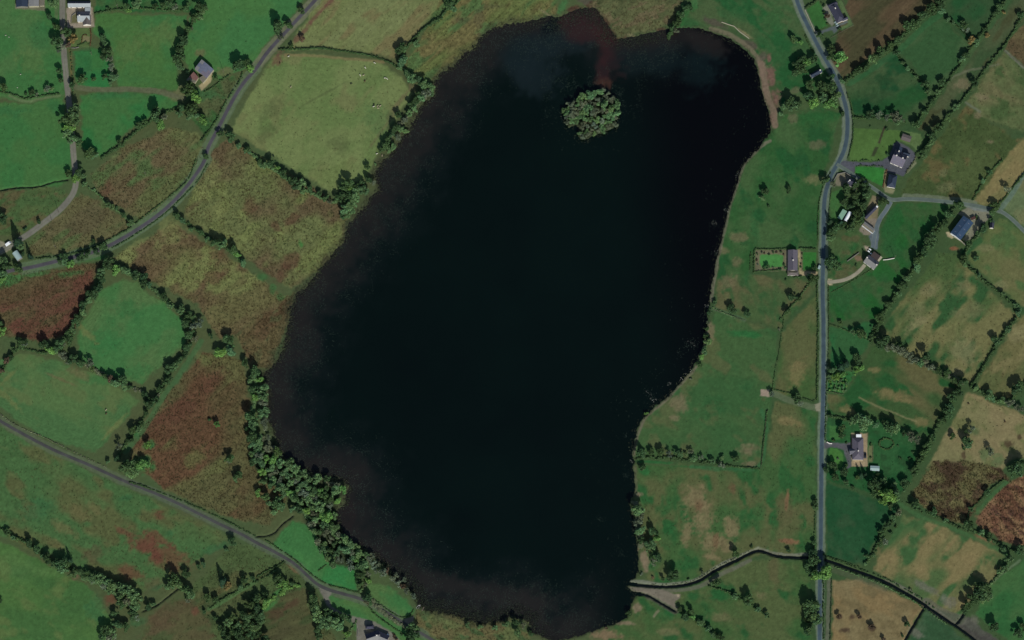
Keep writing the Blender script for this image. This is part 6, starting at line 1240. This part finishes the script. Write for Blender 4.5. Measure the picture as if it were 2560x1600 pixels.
row('on the hedge west of the strip field', 'N', T03, [(2162,118,34,'d'),(2050,270,28,'d'),(1960,400,34),(1868,520,40,'d'),(1840,560,34),(1650,780,40,'d'),(1608,870,34),(1558,960,34,'d'),(1480,1060,34,'d'),(1408,1162,45,'d'),(2190,60,40,'d')])
row('on the hedge east of the strip field', 'N', T03, [(1948,780,40,'d'),(1780,1012,34),(1700,1112,34),(1618,1212,50,'d'),(1540,1290,50,'d'),(1530,1352,40),(1490,1402,40,'d'),(1460,1472,34),(2390,140,34,'d')])
row('north of the tarmac yard house', 'W', T03, [(970,1080,45,'d'),(1052,1080,45,'s'),(1130,1102,40,'s'),(1208,1105,60,'s'),(1262,1122,40,'s'),(1240,1152,34),(1122,1220,18,'d'),(968,1195,12,'d')])
row('in the garden at the lane junction', 'W', T13, [(545,200,45,'d'),(612,225,34,'s'),(195,270,28,'d'),(190,300,18,'d'),(1100,392,45,'d'),(1060,420,22,'d'),(1060,400,28)])
wood(T13((700,260),(790,240),(870,190),(930,220),(985,290),(950,400),(890,470),(770,450),(710,360)), (9,14), 'dddb', 'south of the junction cottage', 'dark clump by the junction cottage', 'N', .9)
row('around the sage green shed', 'N', T13, [(592,580,32,'c'),(690,590,28,'c'),(602,690,45,'d'),(850,505,50,'d'),(890,545,45,'d'),(850,592,50,'d'),(780,632,50,'d'),(720,622,40,'d'),(592,735,40),(650,640,40,'d'),(815,560,42,'d')])
row('on the long eastern stream hedge', 'N', T13, [(1800,418,50,'d'),(1720,518,45,'d'),(1660,600,45,'d'),(1600,660,55,'d'),(1540,740,60,'d'),(1520,802,50,'d'),(1480,862,45,'d'),(1428,940,50,'d'),(1400,1012,45),(1330,1112,40),(1270,1190,45,'d'),(1222,1262,34),(1150,1360,40,'d'),(1060,1492,44,'d'),(1015,1590,40,'d')])
row('on the hedge below the blue shed', 'N', T13, [(2030,640,45,'d'),(1980,702,34),(1890,808,45,'d'),(1850,930,40,'d'),(1862,982,28),(1970,928,28,'d'),(1990,1090,22),(2210,1260,28),(2340,1372,28),(2372,1442,34),(1972,545,16,'d')])
row('beside the lane at the right edge', 'N', T13, [(2250,270,45,'s'),(2140,440,45,'d'),(2130,492,34,'d'),(2112,575,26,'d'),(2030,190,28),(2090,120,28,'d')])
row('in the gardens beside the main road', 'N', T13, [(605,960,66,'d'),(642,1005,48,'d'),(430,1120,45,'d'),(400,1100,28),(238,1300,40,'d'),(292,1312,28,'d'),(180,1432,34,'d'),(440,1010,24,'d'),(835,995,14,'d'),(590,1035,26,'d')])
row('in the flower borders of the mauve bungalow', 'W', Y1, [(280,420,11,'d'),(420,380,11,'s'),(500,400,10,'o'),(640,440,12,'d'),(760,370,12,'d'),(860,370,11,'o'),(1000,360,13,'d'),(1080,440,11,'o'),(260,600,14,'o'),(290,740,11,'s'),(600,810,24,'d'),(470,850,16,'d'),(760,830,12,'s'),(980,880,16,'d'),(1100,760,16,'d'),(1140,850,16),(1640,420,10,'d'),(1630,560,10,'d'),(1600,720,10,'o'),(1590,820,13,'d'),(1960,860,17,'d'),(1240,1100,10,'d'),(1150,1210,15,'d')])
row('around the young plantation by the main road', 'W', T23, [(690,440,46,'c'),(738,405,42,'c'),(842,368,50,'d'),(610,470,40),(642,530,44,'g'),(702,512,34,'g'),(600,540,38),(830,482,40,'g'),(880,120,50,'d'),(800,122,28),(920,142,28),(685,30,22,'d'),(880,450,30,'g')])
row('in the young plantation beside the main road', 'N', T23, [(590+38*(k % 5)+R.uniform(-8,8), 560+34*(k//5)+R.uniform(-8,8), R.uniform(13,19), R.choice('gb')) for k in range(20)])
row('in the thicket above the striped field', 'W', T23, [(1090,188,60,'d'),(1060,242,34,'d'),(1160,270,50,'s'),(1230,272,50,'s'),(1290,302,55,'s'),(1350,332,55,'s'),(1400,382,45,'s'),(1480,348,55,'d'),(1450,412,38),(1540,452,38,'s'),(1620,482,40,'d'),(1690,512,40,'d'),(1760,562,40,'d'),(1840,592,50,'d'),(1250,240,36,'d'),(1330,385,34,'s')])
row('between the striped and tan fields', 'N', T23, [(1790,682,45,'d'),(1740,742,45,'d'),(1710,832,45,'d'),(1690,892,50,'d'),(1640,952,45,'d'),(1560,1112,40,'d'),(1510,1190,45,'d'),(1470,1252,45,'d'),(1440,1312,45,'d'),(1390,1422,45,'d')])
row('on the hedges of the eastern hay fields', 'N', T23, [(2270,90,28),(2170,212,40),(1960,642,34),(2080,712,45),(2110,742,40),(2200,762,40),(2290,782,50,'s'),(2350,658,50,'d'),(2390,602,40,'d'),(2150,180,34,'d'),(2390,850,45,'s'),(2350,820,34,'s')])
row('in the tan scrub field', 'W', T23, [(1740,1100,34,'d'),(1878,1155,58,'d'),(1905,1172,44),(1930,1032,44,'s'),(1870,1050,24,'d'),(2100,1252,46,'s'),(2380,1365,60,'d'),(2372,1425,60),(1850,1210,20,'d'),(1895,790,10,'o'),(2240,960,10,'o'),(2330,1430,50,'d')])
row('in the garden of the grey hipped bungalow', 'W', T23, [(590,912,24,'d'),(800,950,45),(908,940,68),(920,1000,50),(1020,990,34),(1118,968,45,'d'),(1150,1010,55,'d'),(1200,1012,55),(1182,1060,38),(1290,1072,28,'d'),(1350,1112,58,'s'),(1410,1132,44,'s'),(708,1020,40,'d'),(700,1085,34,'d'),(620,1385,45,'d'),(592,1368,28),(730,1432,44,'d'),(740,1370,20,'d'),(882,1465,30,'c'),(922,1458,26,'c'),(640,1480,38,'d'),(552,1412,28,'d'),(740,1160,12,'d'),(970,1175,16,'d'),(970,1300,12,'d'),(1250,1310,14,'d'),(1335,1305,14,'d'),(1370,1250,14,'d'),(1230,1190,12),(620,1140,20,'d'),(660,1310,12,'s'),(1040,1460,20,'d'),(850,1490,26,'d'),(1010,1490,26)])
row('in the copse below the hipped bungalow', 'W', T33, [(1008,50,66,'d'),(1080,28,50,'d'),(1000,130,40,'d'),(1130,150,84,'g'),(1202,132,50),(1290,55,50,'d'),(1190,40,28),(1160,240,38,'d'),(1090,190,48,'g'),(735,30,34,'d'),(800,70,18,'d'),(1060,110,44,'b'),(1200,190,36)])
row('between the dark green and tan fields', 'N', T33, [(1230,310,40,'s'),(1180,362,34),(1130,422,40,'d'),(1070,500,34,'d'),(1100,592,45,'s'),(1050,602,28,'d'),(930,720,26,'d'),(1000,712,20),(920,792,20),(1160,500,20,'d'),(1210,440,16,'d')])
row('along the hedges of the brown scrub fields', 'W', T33, [(1390,230,45,'d'),(1560,300,40,'d'),(1680,382,28),(1910,448,55,'d'),(2090,540,40,'d'),(2230,652,34),(2360,668,45,'d'),(2402,652,40),(2080,120,40,'d'),(1915,272,28,'d'),(2020,500,28)])
row('at the corner of the bright green field', 'N', T33, [(2280,758,50),(2230,842,40),(2190,872,28),(2030,1025,70,'d'),(1990,1082,60,'d'),(2060,1082,55),(1930,1132,50,'d'),(1880,1182,48,'d'),(2010,1132,40),(1860,1240,24,'d')])
row('beside the main road near the bottom right', 'N', T33, [(450,210,28,'d'),(450,262,24),(440,590,24,'d'),(430,695,50,'d'),(440,760,55,'d'),(400,800,55,'d'),(385,870,40,'d'),(510,875,84,'g'),(455,915,50,'g'),(565,895,44,'g'),(410,1178,70,'d'),(390,1242,58,'d'),(450,1212,45,'d'),(440,1302,55),(480,1332,48),(400,1402,55,'d'),(380,1322,40,'d'),(432,1352,40),(370,1432,40,'d'),(195,670,24,'d'),(530,700,12,'d')])
row('in the fields at the bottom right corner', 'W', T33, [(1315,1365,28,'d'),(2130,1385,45,'d'),(2410,1390,34,'d'),(2360,1450,40,'d'),(1350,1040,16,'s'),(1270,1470,16,'d')])
row('of bracken in the bottom tan field', 'W', T33, [(675,1290,26,'o'),(860,1288,26,'o'),(985,1392,30,'o'),(1095,1508,26,'o')])
row('on the shore north of the gravel peninsula', 'N', T32, [(1190,278,64),(1212,342,55,'s'),(1200,402,50,'s'),(1212,472,48),(1222,572,34,'d'),(1340,498,45,'d'),(1362,560,40,'g'),(1310,602,48),(1280,642,34),(1370,730,50,'d'),(1345,775,40,'s'),(1425,938,24,'d'),(1530,905,54,'d'),(1670,942,18),(1800,878,22,'s'),(2110,688,42,'d'),(2265,628,18,'d'),(1300,380,18,'d'),(1180,130,12,'s'),(1330,920,14,'o'),(1225,890,18,'s')])
row('in the pastures south of the stream', 'W', T32, [(1950,968,38,'d'),(1900,985,24),(1580,1222,28,'d'),(1640,1280,42,'d'),(1690,1242,34,'d'),(1702,1292,28,'g'),(1780,1342,34),(1860,1412,34),(1890,1462,34),(1970,1482,40,'d'),(2110,1102,34),(2240,1128,50,'d'),(2320,1222,28),(2402,1280,28),(1100,1262,28,'d'),(890,1400,18,'o')])
row('on the reedy southern lake bank', 'W', T32, [(40,1340,40,'d'),(110,1380,36,'s'),(60,1440,40),(180,1450,26,'d'),(-60,1360,36),(-160,1400,30),(-300,1390,24),(-420,1370,30)])
row('along the promontory hedge east of the lake', 'W', T22, [(1210,1258,45,'d'),(1242,1270,34),(1310,1250,34,'d'),(1410,1245,40,'d'),(1490,1260,34,'s'),(1560,1260,32,'d'),(1602,1270,28),(1640,1272,22),(1685,1245,30,'s'),(1720,1310,28),(1790,1300,28,'s'),(1890,1330,28),(1990,1302,26),(1980,1370,38,'s'),(2110,1308,36,'d'),(1230,1390,34,'d')])
row('on the eastern lake shore above the promontory', 'N', T22, [(1830,150,28,'d'),(1850,200,38),(1820,292,34),(1800,342,28,'g'),(1770,420,28,'d'),(1270,882,20,'g'),(1850,20,24,'s'),(1840,80,24,'d'),(1690,560,16,'s')])
row('in the pasture by the eastern shore', 'W', T12, [(1920,1345,22,'d'),(2080,1402,42,'d'),(2222,1450,36,'d'),(2395,290,38,'d'),(2360,360,28),(1870,1440,26,'d'),(2430,440,18,'d')])
row('on the stream hedge north of the lake', 'N', T02, [(1640,70,34,'d'),(1692,70,28,'d'),(1600,132,40,'d'),(1560,202,40,'d'),(1520,262,34,'d'),(1552,292,34,'s'),(1490,322,24,'d')])
row('beside the gate track', 'W', T23, [(270,745,44,'d'),(292,790,38,'s'),(30,708,34,'s'),(105,90,16,'s')])
row('in the front garden of the patio bungalow', 'N', Z4, [(1090,560,28,'o'),(1010,660,20,'d'),(960,400,18,'d'),(960,200,16,'d'),(700,1020,12,'d'),(1490,990,20,'d'),(840,1200,34,'d'),(870,80,10,'d'),(1075,820,12,'d')])
row('with reddish leaves beside the bottom house', 'W', Y4, [(1690,690,16,'o'),(1760,770,18,'o'),(1650,600,10,'o'),(1930,630,16,'d')])
row('in the tarmac yard borders', 'N', Z6, [(960,30,14,'d'),(980,590,18,'d'),(420,710,10,'d'),(500,710,10,'d'),(780,715,10,'d'),(375,820,10,'d'),(660,830,10,'d'),(1750,560,30,'d'),(1600,590,14,'d')])
row('in the yard of the blue steel shed', 'N', Y2, [(1150,540,20,'d'),(540,130,20,'d'),(1380,800,22,'d'),(1330,930,22,'d'),(1160,1110,16,'d')])
NI = wood([(1475+(x-1475)*.88, 284+(y-290)*.88) for x, y in ISLE], (6.5,13), 'ssssbbb', 'on the lake island', 'trees on the lake island', 'W', 1.2, 9000, .62, holes=((1452,300,9),(1497,288,8),(1443,318,12)))
NW = wood(SWW, (8.5,15), 'dbbbbssg', 'in the southwestern shore wood', 'trees of the southwestern shore wood', 'N', 1.05, 6000, .74)
NC = wood(T30((2150,1285),(2250,1235),(2330,1240),(2370,1110),(2425,1090),(2480,1200),(2480,1300),(2460,1400),(2500,1512),(2480,1560),(2110,1560),(2060,1400),(2110,1400)), (10,15), 'dddb', 'in the dark bottom left copse', 'trees of the dark copse', 'N', .85, 3000, .74)
grow_all()
print('woods', NI, NW, NC)

# ---------------------------------------------------------------- uncountable growth
def scatter(name, label, P, hgt, wid, c0, c1, blades=3, z=None):
    n = len(P); V = []; ang = rng.uniform(0, 6.28, (n, blades)); h = rng.uniform(.6, 1.3, (n, blades))*hgt; wv_ = rng.uniform(.6, 1.3, (n, blades))*wid
    bx = P[:, None, 0]+rng.normal(0, wid*.8, (n, blades)); by = P[:, None, 1]+rng.normal(0, wid*.8, (n, blades)); bz = np.broadcast_to(P[:, None, 2], (n, blades))
    dx, dy = np.cos(ang)*wv_, np.sin(ang)*wv_; lx, ly = rng.normal(0, .35, (n, blades))*h, rng.normal(0, .35, (n, blades))*h
    V = np.stack([np.stack([bx-dx, by-dy, bz-.05], -1), np.stack([bx+dx, by+dy, bz-.05], -1), np.stack([bx+lx, by+ly, bz+h], -1)], 2).reshape(-1, 3)
    t = rng.random((n, blades, 1, 1)); C = (alb(c0)*(1-t)+alb(c1)*t).repeat(3, 2).reshape(-1, 3)
    me = mesh_np(name, V, np.arange(len(V)).reshape(-1, 3), M_TUFT, C); return tag(link(name, me), label, 'plants', kind='stuff')
M_TUFT, t, b = base_mat('tufts'); a = node(t, 'ShaderNodeAttribute', attribute_name='Col'); t.links.new(a.outputs['Color'], b.inputs['Base Color']); b.inputs['Roughness'].default_value = .9; b.inputs['Specular IOR Level'].default_value = .1
def pick(prob, n):
    p = prob.ravel().astype(np.float64); p = p/p.sum(); k = rng.choice(p.size, n, p=p)
    return np.stack([GX.ravel()[k]+rng.uniform(-.5, .5, n), GY.ravel()[k]+rng.uniform(-.5, .5, n), GZ.ravel()[k]], -1)
land = (LSD < -3) & (FLAT < .3)
cl = fbm(PX, PY, 16, 91, 2)
scatter('heather_tufts', 'brown and straw tufts of heather and rush on the rough fields', pick(ROUGH**1.5*land*sstep(.35, .65, cl), 26000), .5, .28, (60,48,36), (104,92,58))
scatter('rush_tufts', 'dark green rush tufts dotted over the rough grass', pick((ROUGH+.02)*land*sstep(.5, .7, 1-cl), 14000), .55, .25, (36,52,34), (70,84,50))
nz_s = fbm(PX, PY, 24, 97, 3)
shore = sstep(-10, -2, LSD)*sstep(12, 4, LSD)*(sstep(1400, 1100, PX)+.25)
Pr = pick(shore*(LSD < 11), 9000); Pr[:, 2] = np.maximum(Pr[:, 2], -.4)
bs = sstep(-4, 3, LSD)*sstep(46, 6, LSD+(nz_s-.5)*40)*np.clip(sstep(1380, 1440, PY)*sstep(1420, 1300, PX)*sstep(780, 900, PX)+sstep(170, 90, PY)*sstep(1290, 1380, PX)*sstep(1700, 1600, PX)*.6+sstep(1000, 800, PX)*.12, 0, 1)
Pb = pick(bs*(TR < .2), 7000); Pb[:, 2] = np.maximum(Pb[:, 2], -.4)
scatter('reeds', 'standing grey-green reeds in the shallow southern and northern bays', Pb, .8, .16, (66,70,54), (58,72,54), 3)
scatter('reed_bed', 'pale and brown reeds fringing the lake shore', Pr, .9, .16, (84,80,60), (70,84,60), 3)
nz3 = fbm(PX, PY, 30, 95, 3)
pw = sstep(3, 12, LSD)*sstep(170, 40, LSD+(nz3-.5)*120)*(np.clip(sstep(1400, 1150, PX)+sstep(1350, 1480, PY)*sstep(1560, 1400, PX)+sstep(330, 180, PY)*sstep(1800, 1650, PX), 0, 1)+.05)*sstep(.38, .62, nz3)
P = pick(pw*(LSD > 2), 17000)
ex = [(T22((x, y))[0], r/3.78) for x, y, r in ((1690,200,60),(1720,250,40),(1590,310,40),(1290,690,60),(1330,740,30),(1480,605,20),(1640,240,30),(1075,1090,20),(1075,1470,40))]+[(T12((x, y))[0], r/3.78) for x, y, r in ((1905,600,50),(2020,470,20),(2140,140,24),(1930,880,20),(1845,1380,24),(1810,1480,40))]+[(T32((x, y))[0], r/3.78) for x, y, r in ((1010,690,60),(830,370,30),(700,1300,70),(260,1000,90),(420,1010,80),(120,1080,120))]
E = np.array([(*W(px+R.gauss(0, rr*.6), py+R.gauss(0, rr*.6))[:2], 0) for (px, py), rr in ex for _ in range(int(10+rr*2.2))])
P = np.concatenate([P, E]); n = len(P); P[:, 2] = -.355
s = rng.uniform(.07, .24, n)[:, None]; an = rng.uniform(0, 6.28, n)
ring = [np.stack([P[:, 0]+np.cos(an+k*1.5708)*s[:, 0]*(1.3 if k % 2 else .8), P[:, 1]+np.sin(an+k*1.5708)*s[:, 0]*(1.3 if k % 2 else .8), P[:, 2]+rng.uniform(0, .02, n)], -1) for k in range(4)]
V = np.stack(ring, 1).reshape(-1, 3); t_ = rng.random((n, 1, 1)); C = (alb((26,42,32))*(1-t_)+alb((66,78,66))*t_).repeat(4, 1).reshape(-1, 3)
tag(link('water_weed', mesh_np('water_weed', V, np.arange(n*4).reshape(-1, 4), M_TUFT, C)), 'floating leaves and weed in the shallow lake margins', 'water plants', kind='stuff')
